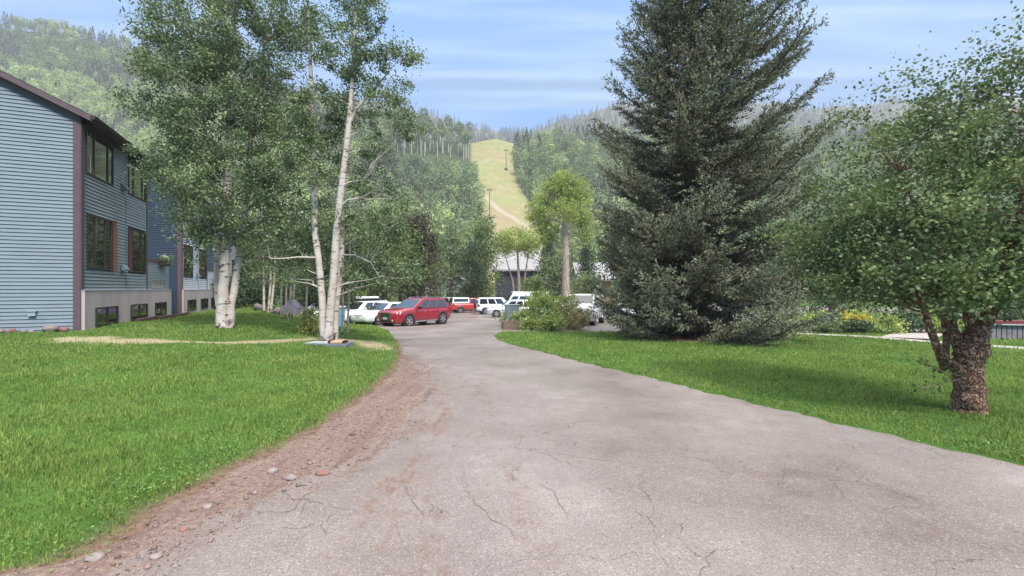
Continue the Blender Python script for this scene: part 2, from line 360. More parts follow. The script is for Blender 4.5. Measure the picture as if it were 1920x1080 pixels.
for pl_, am_, wd_ in ((poly([(768, 668), (806, 705), (800, 760), (735, 830), (650, 885), (560, 945)]), .55, .16), (poly([(775, 665), (824, 722), (806, 790), (750, 850)]), .5, .10), (poly([(757, 655), (790, 690), (775, 750), (700, 822), (600, 880)]), .45, .25), (poly([(830, 735), (842, 800), (815, 880), (800, 980), (820, 1080)]), .34, .3), (poly([(765, 640), (850, 700), (870, 760)]), .35, .35)):
    dirt = np.maximum(dirt, am_ * np.exp(-(segdist(XX, YY, pl_) / wd_) ** 2))
dirt = np.maximum(dirt, .36 * np.exp(-(segdist(XX, YY, tr2) / .22) ** 2))
dirt = np.maximum(dirt, .42 * np.exp(-(np.abs(dr_ := xr - XX) / .18) ** 2))
a = me.attributes.new('dirt', 'FLOAT', 'POINT'); a.data.foreach_set('value', dirt.ravel().astype(np.float32))
tag(link('driveway', me), kind='structure')

CR = [[(465, 955), (520, 963), (555, 955), (575, 930), (612, 903)], [(500, 920), (560, 935), (640, 950), (708, 963)], [(868, 880), (880, 920), (930, 970), (985, 1012)], [(1180, 950), (1232, 992)], [(915, 832), (1010, 846), (1105, 885)], [(1015, 803), (1100, 790), (1195, 801)], [(560, 975), (575, 930)], [(600, 905), (690, 880), (735, 872)], [(690, 880), (760, 905), (800, 960), (790, 1010)], [(990, 900), (1040, 925), (1060, 980)], [(930, 712), (1010, 712), (1060, 725)], [(1240, 850), (1330, 862), (1400, 905)]]
cv, cf = [], []
for pl_ in CR:
    W_ = [np.array(g(*p)) for p in pl_]; pts = []
    for a_, b_ in zip(W_[:-1], W_[1:]):
        nseg = max(3, int(np.linalg.norm(b_ - a_) / .045))
        for t_ in np.linspace(0, 1, nseg, endpoint=False): pts.append(a_ * (1 - t_) + b_ * t_)
    pts = np.array(pts + [W_[-1]]); pts[1:-1] += rng.normal(0, .013, pts[1:-1].shape); pts += np.cumsum(rng.normal(0, .006, pts.shape), 0); d_ = np.gradient(pts, axis=0); d_ /= np.linalg.norm(d_, axis=1)[:, None] + 1e-9; nn_ = np.stack([-d_[:, 1], d_[:, 0]], 1)
    w__ = (rng.uniform(.0008, .0032, len(pts)) * np.sin(np.linspace(.12, 3.0, len(pts))))[:, None]; o = len(cv)
    for q_, w2 in zip(np.stack([pts - nn_ * w__, pts + nn_ * w__], 1), w__): 
        for v_ in q_: cv.append((v_[0], v_[1], float(Hg(v_[0], v_[1])) + .008))
    cf += [(o + 2 * i_, o + 2 * i_ + 1, o + 2 * i_ + 3, o + 2 * i_ + 2) for i_ in range(len(pts) - 1)]
tag(link('pavement_cracks', npmesh('pavement_cracks', cv, cf, mat('crack_filler', (.12, .095, .088), .95))), kind='structure')
M_conc = mat('path_concrete', (.38, .34, .31), .85, noise=3, var=.12, bump=.2, bscale=60)
def strip(name, pl, hw, m, dz):
    pts = []; 
    for k in range(len(pl) - 1):
        for t in np.linspace(0, 1, 12, endpoint=False): pts.append(pl[k] * (1 - t) + pl[k + 1] * t)
    pts = np.array(pts + [pl[-1]]); d = np.gradient(pts, axis=0); d /= np.linalg.norm(d, axis=1)[:, None]; nrm = np.stack([-d[:, 1], d[:, 0]], 1)
    c = np.linspace(-1, 1, 5); G = pts[:, None] + nrm[:, None] * c[None, :, None] * hw
    z = Hg(G[..., 0], G[..., 1]) + dz; i = np.arange(len(pts) - 1)[:, None] * 5 + np.arange(4)[None]
    me = npmesh(name, np.concatenate([G, z[..., None]], -1).reshape(-1, 3), np.stack([i, i + 1, i + 6, i + 5], -1).reshape(-1, 4), m, True)
    return tag(link(name, me), kind='structure')
strip('footpath', PL, PW, M_conc, .004); strip('side_path', B2, .8, M_conc, .010)

# mulch bed under the spruce
M_mulch = mat('mulch', (.115, .045, .032), .95, noise=12, var=.5, bump=1, bscale=30)
rr_, tt_ = np.meshgrid(np.linspace(0, 1, 14), np.linspace(0, 2 * np.pi, 60)); wob = 1 + .07 * np.sin(tt_ * 5) + .04 * np.sin(tt_ * 11)
mxx = SPX + .1 + 2.9 * rr_ * np.cos(tt_) * wob; myy = SPY - .15 + 1.95 * rr_ * np.sin(tt_) * wob
mz = Hg(mxx, myy) + .012 + .10 * (1 - rr_) ** .6 - .03 * (rr_ > .98) + rng.normal(0, .008, rr_.shape)
i = np.arange(59)[:, None] * 14 + np.arange(13)[None]
tag(link('mulch_bed', npmesh('mulch_bed', np.stack([mxx, myy, mz], -1).reshape(-1, 3), np.stack([i, i + 1, i + 15, i + 14], -1).reshape(-1, 4), M_mulch, True)), kind='structure')

# ------------------------------------------------------------------ grass blades (uncountable: one object per lawn)
M_grass = mat('grass_blades', (.255, .350, .090), .55, spec=.25, noise=.8, col2=(.150, .245, .055), island=.45, transl=.3)
M_dry = mat('dry_blades', (.5, .42, .22), .8, noise=3, var=.2, island=.2)
def blades(X, Y, hgt, wid, lean=.6):
    n = len(X); z = Hg(X, Y) - .01; th = rng.uniform(0, 2 * np.pi, n); la = rng.uniform(0, 2 * np.pi, n); ll = rng.uniform(.1, lean, n) * hgt
    b = np.stack([X, Y, z], -1); wv = np.stack([np.cos(th), np.sin(th), 0 * th], -1) * wid[:, None]
    lv = np.stack([np.cos(la) * ll, np.sin(la) * ll, hgt], -1)
    mid = b + lv * np.array([.35, .35, .6])
    V = np.stack([b - wv, b + wv, mid + wv * .7, b + lv, mid - wv * .7], 1)
    return V
def lawn(name, inside, x0, x1, ybands):
    Vs = []
    for (ya, yb, dens, h, wd) in ybands:
        n = int((x1 - x0) * (yb - ya) * dens); X = rng.uniform(x0, x1, n); Y = rng.uniform(ya, yb, n)
        k = (np.abs(X / (Y + .8)) < 1.75) & inside(X, Y); X, Y = X[k], Y[k]
        pt = .85 + .28 * np.sin(X * 2.1 + 1.3 * np.sin(Y * 1.7)) * np.sin(Y * 2.6) + .28 * np.sin(X * 6 + 2 * np.sin(Y * 4)) * np.sin(Y * 7 + X) + .2 * np.sin(X * 17 + Y * 3) * np.sin(Y * 15)
        Vs.append(blades(X, Y, rng.uniform(.55, 1.2, len(X)) * h * pt, rng.uniform(.7, 1.3, len(X)) * wd))
    V = np.concatenate(Vs); n = len(V); idx = np.arange(n)[:, None] * 5 + np.arange(5)[None]
    print(name, n)
    return V, idx
bands = [(2.2, 4.5, 3200, .065, .0035), (4.5, 7, 1900, .065, .0048), (7, 10, 1050, .07, .0065), (10, 15, 480, .075, .0095), (15, 22, 200, .085, .015), (22, 34, 75, .10, .026), (34, 50, 22, .13, .05)]
def in_left(X, Y):
    e = x_left(Y) - .03 + .10 * np.sin(Y * 5.1) * np.sin(Y * 2.3 + 1) - np.abs(rng.normal(0, .10, len(X)))
    bl = (X > -14.0 - .4176 * (Y - 14.7) + .35) | (Y < 14.55 + .385 / .9227 * (X + 14.0) - .25)
    return (X < e) & bl & (rng.uniform(0, 1, len(X)) > drymask(X, Y) * .93)
V, idx = lawn('grass', in_left, -32, 0, bands)
me = npmesh('grass', V.reshape(-1, 3), idx, M_grass); tag(link('grass', me), kind='stuff', label='thick green grass of the lawn in front of the blue building', cat='grass')
def in_right(X, Y):
    e = x_right(Y) + .02 + np.abs(rng.normal(0, .05, len(X)))
    return (X > e) & (Y < 23.5) & (mulch(X, Y) > 1.0 + .05 * np.sin(X * 7)) & (pathd(X, Y) > 1.02)
V, idx = lawn('grass', in_right, -1, 30, bands[:6])
me = npmesh('grass', V.reshape(-1, 3), idx, M_grass); tag(link('grass', me), kind='stuff', label='mown green grass right of the driveway under the spruce and garden tree', cat='grass')

# broad-leaved weeds and clover, thickest along the edges
def clover():
    nl = 230; yl = 2.3 + 14 * rng.uniform(0, 1, nl) ** 1.5; xl__ = x_left(yl) - .12 - np.abs(rng.normal(0, .45, nl)) - (rng.uniform(0, 1, nl) < .25) * rng.uniform(0, 5, nl)
    nr = 200; yr_ = 4 + 12 * rng.uniform(0, 1, nr) ** 1.3; xr__ = x_right(yr_) + .08 + np.abs(rng.normal(0, .35, nr)) + (rng.uniform(0, 1, nr) < .3) * rng.uniform(0, 6, nr)
    X_ = np.concatenate([xl__, xr__]); Y_ = np.concatenate([yl, yr_]); sz = rng.uniform(.05, .16, len(X_)); k_ = 34
    cx = np.repeat(X_, k_) + rng.normal(size=len(X_) * k_) * np.repeat(sz, k_); cy = np.repeat(Y_, k_) + rng.normal(size=len(X_) * k_) * np.repeat(sz, k_)
    Pn = np.stack([cx, cy, Hg(cx, cy) + rng.uniform(.02, .085, len(cx))], -1)
    V = leaf_arrays(Pn, rng.uniform(.010, .026, len(cx)), 1.2, .8)
    tag(link('clover', npmesh('clover', V.reshape(-1, 3), np.arange(len(V) * 4).reshape(-1, 4), mat('clover_leaf', (.13, .235, .05), .55, spec=.3, noise=3, col2=(.075, .16, .035), island=.4, transl=.2))), 'low broad-leaved clover and weeds dotted through the lawn edges', 'clover', kind='stuff')
# ------------------------------------------------------------------ foliage / tree tools
def rand_unit(n):
    v = rng.normal(size=(n, 3)); return v / np.linalg.norm(v, axis=1)[:, None]
def leaf_arrays(Pn, size, up=.4, aspect=.62, k=5):
    """diamond-ish leaves, (n,4,3)"""
    n = len(Pn); nr = rand_unit(n); nr[:, 2] = nr[:, 2] + up; nr /= np.linalg.norm(nr, axis=1)[:, None]
    t = np.cross(nr, rand_unit(n)); t /= np.linalg.norm(t, axis=1)[:, None] + 1e-9; b = np.cross(nr, t)
    s = np.asarray(size)[:, None] if np.ndim(size) else size
    t = t * s * .5; b = b * s * .5 * aspect
    return np.stack([Pn - t, Pn - t * .1 + b, Pn + t, Pn - t * .1 - b], 1)
def leafmesh(name, Pn, size, m, up=.4, aspect=.7):
    V = leaf_arrays(Pn, size, up, aspect); n = len(V); return npmesh(name, V.reshape(-1, 3), np.arange(n * 4).reshape(n, 4), m)
def blob_clusters(blobs):
    """blobs: (cx,cy,cz, rx,ry,rz, n) -> cluster centres biased outward"""
    out_ = []
    for cx, cy, cz, rx, ry, rz, n in blobs:
        d = rand_unit(n); r = rng.uniform(.15, 1, n) ** .45; out_.append(np.array([cx, cy, cz]) + d * r[:, None] * np.array([rx, ry, rz]))
    return np.concatenate(out_)
def wig(p0, p1, n, amp, sag=0):
    p0, p1 = Vector(p0), Vector(p1); d = (p1 - p0).length; pts = []
    for i in range(n + 1):
        t = i / n; q = p0.lerp(p1, t); k = math.sin(math.pi * t)
        pts.append(q + Vector((random.gauss(0, amp), random.gauss(0, amp), random.gauss(0, amp * .6))) * d * k * .8 + Vector((0, 0, sag * d * k)))
    return pts
def tree(name, loc, trunks, blobs, lsize, lper, spread, mb, ml, label, cat='tree', group=None, limb=.03, up=.4, limbs=60, trunk_n=9, flat=.8, lump=0.04, cden=1.0):
    """loc = base in world; trunks = [(pts local, radii)]; blobs local"""
    root = empty(name, loc); tag(root, label, cat, group)
    tb = MB(); nodes_ = []
    for pts, rad in trunks:
        fine = []; fr = []
        for k in range(len(pts) - 1):
            a_, b_ = Vector(pts[k]), Vector(pts[k + 1])
            for t in (0, .25, .5, .75):
                q = a_.lerp(b_, t); jit = rad[k] * .12
                fine.append(q + Vector((random.uniform(-jit, jit), random.uniform(-jit, jit), 0))); fr.append(rad[k] * (1 - t) + rad[k + 1] * t)
        fine.append(Vector(pts[-1])); fr.append(rad[-1]); tb.tube(fine, fr, trunk_n, lump=lump)
        nodes_ += [(p, r) for p, r in zip(fine, fr)]
    cl = blob_clusters([(*q_[:6], max(3, int(q_[6] * cden))) for q_ in blobs])
    NP = np.array([tuple(p) for p, r in nodes_])
    for c in cl[rng.permutation(len(cl))[:limbs]]:
        cand = NP.copy(); d = np.linalg.norm((cand - c) * np.array([1, 1, .8]), axis=1) + np.where(cand[:, 2] > c[2] - .12 * np.linalg.norm(cand[:, :2] - c[:2], axis=1), 3.0 * lsize * 20, 0)
        j = int(np.argmin(d)); p0 = nodes_[j][0]; r0 = min(limb, nodes_[j][1] * .6); tb.tube(wig(p0, c, 5, .05, .06), [r0, r0 * .8, r0 * .62, r0 * .45, r0 * .3, r0 * .15], 5, cap=False)
    tb.build('trunk', mb, root, smooth=True, angle=80)
    n = len(cl); ctr = np.repeat(cl, lper, 0); off = rng.normal(size=ctr.shape) * spread * np.array([1, 1, flat]) * np.repeat(rng.uniform(.5, 1.5, n), lper)[:, None]
    Pn = ctr + off; Pn[:, 2] = np.maximum(Pn[:, 2], .04)
    link('crown', leafmesh('crown', Pn, rng.uniform(.7, 1.3, len(Pn)) * lsize, ml, up), root)
    return root

def aspen_bark():
    m = bpy.data.materials.new('aspen_bark'); m.use_nodes = True; n, l = nodes(m); b = n['Principled BSDF']; b.inputs['Roughness'].default_value = .8; b.inputs['Specular IOR Level'].default_value = .2
    tcn = n.new('ShaderNodeTexCoord'); mpn = n.new('ShaderNodeMapping'); mpn.inputs['Scale'].default_value = (2.2, 2.2, 10); l.new(tcn.outputs['Object'], mpn.inputs[0])
    a = n.new('ShaderNodeTexNoise'); a.inputs['Scale'].default_value = 1.6; a.inputs['Detail'].default_value = 3; l.new(mpn.outputs[0], a.inputs[0])
    ra = n.new('ShaderNodeValToRGB'); ra.color_ramp.elements[0].position = .335; ra.color_ramp.elements[0].color = (.035, .026, .022, 1); ra.color_ramp.elements[1].position = .42; ra.color_ramp.elements[1].color = (.62, .55, .50, 1); l.new(a.outputs[0], ra.inputs[0])
    c = n.new('ShaderNodeTexNoise'); c.inputs['Scale'].default_value = 3; c.inputs['Detail'].default_value = 6; l.new(tcn.outputs['Object'], c.inputs[0])
    rc = n.new('ShaderNodeMapRange'); rc.inputs[1].default_value = .35; rc.inputs[2].default_value = .7; l.new(c.outputs[0], rc.inputs[0])
    mxn = n.new('ShaderNodeMix'); mxn.data_type = 'RGBA'; l.new(rc.outputs[0], mxn.inputs[0]); l.new(ra.outputs[0], mxn.inputs[6]); 
    mul = n.new('ShaderNodeMix'); mul.data_type = 'RGBA'; mul.blend_type = 'MULTIPLY'; mul.inputs[0].default_value = 1; l.new(ra.outputs[0], mul.inputs[6]); mul.inputs[7].default_value = (.82, .74, .66, 1); l.new(mul.outputs[2], mxn.inputs[7])
    # rough dark bark near the foot (a real feature of old aspens)
    sp = n.new('ShaderNodeSeparateXYZ'); l.new(tcn.outputs['Object'], sp.inputs[0]); ad = n.new('ShaderNodeMath'); ad.operation = 'ADD'
    c2 = n.new('ShaderNodeTexNoise'); c2.inputs['Scale'].default_value = 7; c2.inputs['Detail'].default_value = 6; l.new(tcn.outputs['Object'], c2.inputs[0])
    l.new(sp.outputs[2], ad.inputs[0]); mlt = n.new('ShaderNodeMath'); mlt.operation = 'MULTIPLY'; mlt.inputs[1].default_value = 1.3; l.new(c2.outputs[0], mlt.inputs[0]); l.new(mlt.outputs[0], ad.inputs[1])
    rf = n.new('ShaderNodeMapRange'); rf.inputs[1].default_value = .66; rf.inputs[2].default_value = .9; l.new(ad.outputs[0], rf.inputs[0])
    fin = n.new('ShaderNodeMix'); fin.data_type = 'RGBA'; l.new(rf.outputs[0], fin.inputs[0]); fin.inputs[6].default_value = (.07, .045, .038, 1); l.new(mxn.outputs[2], fin.inputs[7]); l.new(fin.outputs[2], b.inputs['Base Color'])
    bp = n.new('ShaderNodeBump'); bp.inputs['Strength'].default_value = .5; bp.inputs['Distance'].default_value = .02; l.new(c2.outputs[0], bp.inputs['Height']); l.new(bp.outputs[0], b.inputs['Normal'])
    return m
M_abark = aspen_bark()
M_bark = mat('brown_bark', (.20, .125, .09), .9, noise=6, var=.45, bump=1, bscale=14, stretch=(1, 1, .35))
M_pbark = mat('pale_bark', (.36, .28, .22), .9, noise=6, var=.35, bump=.8, bscale=10, stretch=(1, 1, .3))
M_aleaf = mat('aspen_leaf', (.225, .285, .125), .5, spec=.4, noise=.9, col2=(.078, .122, .058), island=.42, transl=.18)
M_lime = mat('lime_leaf', (.36, .44, .12), .55, spec=.3, noise=.5, col2=(.22, .30, .08), island=.35, transl=.3)
M_mid = mat('mid_leaf', (.185, .25, .08), .55, spec=.3, noise=.5, col2=(.085, .145, .048), island=.35, transl=.25)
M_deep = mat('deep_leaf', (.075, .120, .055), .55, spec=.3, noise=.5, col2=(.040, .072, .036), island=.35, transl=.2)
M_pale = mat('pale_leaf', (.24, .30, .14), .6, spec=.3, noise=.5, col2=(.15, .20, .09), island=.3, transl=.3)
M_garden = mat('garden_tree_leaf', (.195, .270, .092), .45, spec=.35, noise=1.1, col2=(.055, .090, .042), island=.38, transl=.25)
M_brownleaf = mat('russet_conifer', (.085, .070, .035), .8, noise=.6, col2=(.045, .045, .026), island=.4)

clover()
# ---- large aspens
def locz(px, Y): return at(px, Y)
def rel(base, px, py, Y): return tuple(P(px, py, Y) - base)
YA = 15.5; bA = at(420, YA)
def rb(px, py, dy, r, ry, rz, n):        # blob from photo pixel on the tree's own distance
    q = P(px, py, YA + dy) - bA; k = YA / F; return (q.x, q.y, q.z, r * k, ry, rz * k, n)
trunksA = [([(-.02, 0, -.1), rel(bA, 417, 600, YA), rel(bA, 420, 520, YA), rel(bA, 426, 400, YA), rel(bA, 431, 290, YA), rel(bA, 437, 130, YA), rel(bA, 440, -20, YA), rel(bA, 442, -110, YA)], [.25, .185, .165, .15, .13, .10, .065, .03]),
           ([(.16, .1, -.1), rel(bA, 434, 570, YA + .1), rel(bA, 449, 480, YA + .4), rel(bA, 464, 370, YA + .8), rel(bA, 470, 260, YA + 1), rel(bA, 490, 120, YA + 1.2), rel(bA, 520, -40, YA + 1.4)], [.15, .125, .115, .10, .085, .065, .03]),
           ([(-.2, .25, -.1), rel(bA, 407, 560, YA + .5), rel(bA, 405, 470, YA + .8), rel(bA, 398, 330, YA + 1.3), rel(bA, 370, 150, YA + 1.6), rel(bA, 350, 0, YA + 1.6)], [.10, .085, .08, .065, .05, .02])]
blA = [rb(430, -90, 0, 150, 2.2, 80, 70), rb(410, 60, 0, 135, 2.4, 110, 190), rb(350, 30, .6, 70, 1.5, 60, 40), rb(400, 190, 0, 140, 2.4, 110, 210), rb(330, 150, -.5, 75, 1.3, 110, 90), rb(300, 80, .5, 40, .8, 50, 12), rb(480, 120, .5, 90, 1.8, 150, 150),
       rb(340, 310, -.5, 70, 1.4, 80, 80), rb(420, 330, -.7, 110, 1.6, 60, 90), rb(510, 300, .5, 70, 1.5, 90, 90), rb(370, 410, -.6, 55, 1, 40, 36), rb(480, 400, 0, 80, 1.5, 70, 80), rb(380, 455, -.6, 35, .8, 35, 18), rb(520, 460, .5, 60, 1.2, 55, 55), rb(285, 60, 0, 25, .5, 25, 7), rb(560, 30, .8, 50, 1, 70, 40)]
tree('aspen_tree', bA, trunksA, blA, .077, 150, .19, M_abark, M_aleaf, 'tall full aspen with two pale trunks, nearest the blue clapboard building', limbs=150, limb=.035, cden=.56)
YB = 14.6; bB = at(615, YB)
def rb2(px, py, dy, r, ry, rz, n):
    q = P(px, py, YB + dy) - bB; k = YB / F; return (q.x, q.y, q.z, r * k, ry, rz * k, n)
trunksB = [([(-.12, 0, -.1), rel(bB, 606, 600, YB), rel(bB, 601, 520, YB), rel(bB, 591, 440, YB), rel(bB, 588, 330, YB + .1), rel(bB, 586, 200, YB + .2), rel(bB, 580, 80, YB + .2), rel(bB, 575, -60, YB + .2)], [.15, .112, .108, .10, .09, .075, .05, .02]),
           ([(.03, -.12, -.1), rel(bB, 619, 600, YB - .15), rel(bB, 625, 520, YB - .2), rel(bB, 632, 430, YB - .2), rel(bB, 641, 350, YB - .2), rel(bB, 655, 225, YB - .2), rel(bB, 662, 120, YB - .1), rel(bB, 668, 10, YB), rel(bB, 672, -80, YB)], [.17, .13, .124, .118, .108, .088, .052, .035, .015]),
           ([(.16, .12, -.1), rel(bB, 629, 590, YB + .15), rel(bB, 637, 520, YB + .15), rel(bB, 642, 460, YB + .15), rel(bB, 640, 390, YB + .3), rel(bB, 646, 300, YB + .4)], [.12, .10, .09, .08, .065, .03]),
           ([rel(bB, 655, 232, YB - .2), rel(bB, 668, 205, YB - .2), rel(bB, 690, 180, YB - .2), rel(bB, 708, 160, YB - .2), rel(bB, 740, 120, YB - .2)], [.06, .045, .04, .03, .01]),
           ([rel(bB, 642, 350, YB - .2), rel(bB, 655, 342, YB - .3), rel(bB, 680, 338, YB - .4)], [.05, .035, .02]),
           ([rel(bB, 640, 388, YB - .2), rel(bB, 652, 375, YB - .3), rel(bB, 672, 372, YB - .3)], [.04, .03, .015]),
           ([rel(bB, 592, 483, YB), rel(bB, 560, 482, YB - .3), rel(bB, 525, 485, YB - .6), rel(bB, 505, 484, YB - .7)], [.03, .024, .018, .008]),
           ([rel(bB, 642, 478, YB), rel(bB, 665, 478, YB - .1), rel(bB, 695, 492, YB - .2), rel(bB, 712, 520, YB - .3)], [.03, .024, .015, .006])]
blB = [rb2(585, 60, .2, 30, .6, 110, 40), rb2(665, -20, 0, 50, 1, 60, 62), rb2(650, 90, 0, 45, 1, 60, 48), rb2(690, 60, 0, 30, .8, 60, 26), rb2(735, 140, -.2, 45, .8, 60, 34), rb2(762, 110, -.2, 22, .5, 35, 12), rb2(720, 210, -.2, 50, 1, 45, 45), rb2(770, 240, -.2, 28, .6, 22, 13), rb2(640, 180, .2, 45, 1, 60, 50),
       rb2(600, 220, 0, 50, 1, 60, 60), rb2(560, 250, -.2, 40, 1, 70, 45), rb2(610, 310, .2, 50, 1.1, 60, 60), rb2(700, 280, 0, 35, .8, 30, 18), rb2(700, 350, .3, 45, 1, 35, 32), rb2(600, 410, .5, 50, 1, 50, 50), rb2(690, 420, .2, 60, 1.1, 45, 55), rb2(735, 455, 0, 32, .7, 35, 20), rb2(700, 500, .1, 48, .9, 40, 38), rb2(560, 450, .3, 50, 1, 45, 38), rb2(660, 520, .5, 30, .7, 30, 14), rb2(725, 520, -.1, 25, .5, 22, 9), rb2(560, 520, .3, 30, .7, 25, 12), rb2(765, 500, .2, 30, .7, 35, 14), rb2(745, 400, .2, 35, .7, 35, 14)]
tree('aspen_tree', bB, trunksB, blB, .074, 125, .15, M_abark, M_aleaf, 'airy aspen with three slim white trunks fanning from one foot beside the grey ground vault', limbs=120, limb=.024, cden=.50)

# ---- small aspens and shrubs behind
def small_aspen(px, Y, stems, h, label, blobs, lsz=.10, rad=.05):
    b = at(px, Y); tr = []
    for dx, lean in stems:
        tr.append(([(dx, 0, -.05), (dx + lean * .4, .1, h * .35), (dx + lean * .8, .1, h * .7), (dx + lean, .1, h)], [rad, rad * .8, rad * .5, .01]))
    return tree('young_aspen', b, tr, blobs, lsz, 40, .25, M_abark, M_aleaf, label, 'tree', 'young aspens on the lawn', limbs=24, limb=.015, trunk_n=6)
small_aspen(500, 27, [(-.15, -.2), (.1, .25), (.25, .4)], 6.5, 'young aspen clump farthest left, low on the lawn behind the big aspen', [(0, 0, 4.2, 1.5, 1.2, 2, 60), (-.3, 0, 2.4, .8, .8, .7, 14)], rad=.075)
small_aspen(535, 22.5, [(-.2, -.1), (.0, .05), (.16, .3), (.3, .35)], 6, 'young aspen with four thin stems in the middle of the lawn', [(0, 0, 4, 1.2, 1, 1.6, 50), (.1, 0, 2.3, .7, .6, .5, 12)], rad=.05)
small_aspen(573, 20.5, [(0, .05)], 5, 'single-stemmed young aspen beside the yellowing shrub', [(0, 0, 3.6, .8, .8, 1.4, 34), (0, 0, 2.2, .5, .5, .5, 8)], rad=.05)
small_aspen(647, 18.2, [(-.12, 0), (.1, .08)], 5.5, 'young aspen with two thin stems just right of the white aspen trunks', [(.2, .3, 3.6, .9, .8, 1.5, 44), (.2, 0, 2.0, .6, .6, .5, 8)], rad=.045)

def shrub(name, px, Y, rx, rz, n, m, label, lsz=.09, ry=None, cat='shrub', group=None, lper=40, spread=.13, dz=0, stems=9, pt=None, up=.5):
    b = at(px, Y, dz) if pt is None else Vector((pt[0], pt[1], float(Hg(*pt)) + dz)); ry = ry or rx
    tr = [([(random.uniform(-.1, .1), random.uniform(-.1, .1), -.05), (random.uniform(-.6, .6) * rx, random.uniform(-.6, .6) * ry, rz * random.uniform(.9, 1.5))], [.018, .006]) for _ in range(stems)]
    return tree(name, b, tr, [(0, 0, rz * .95, rx, ry, rz, n)], lsz, lper, spread, M_bark, m, label, cat, group, limbs=0, trunk_n=5, up=up)
M_yellow = mat('yellow_leaf', (.46, .42, .085), .6, noise=2, col2=(.20, .26, .07), island=.35, transl=.2)
shrub('yellowing_shrub', 584, 16.6, .42, .52, 40, M_yellow, 'low yellow-green shrub left of the white aspen trunks', lsz=.085, lper=26)

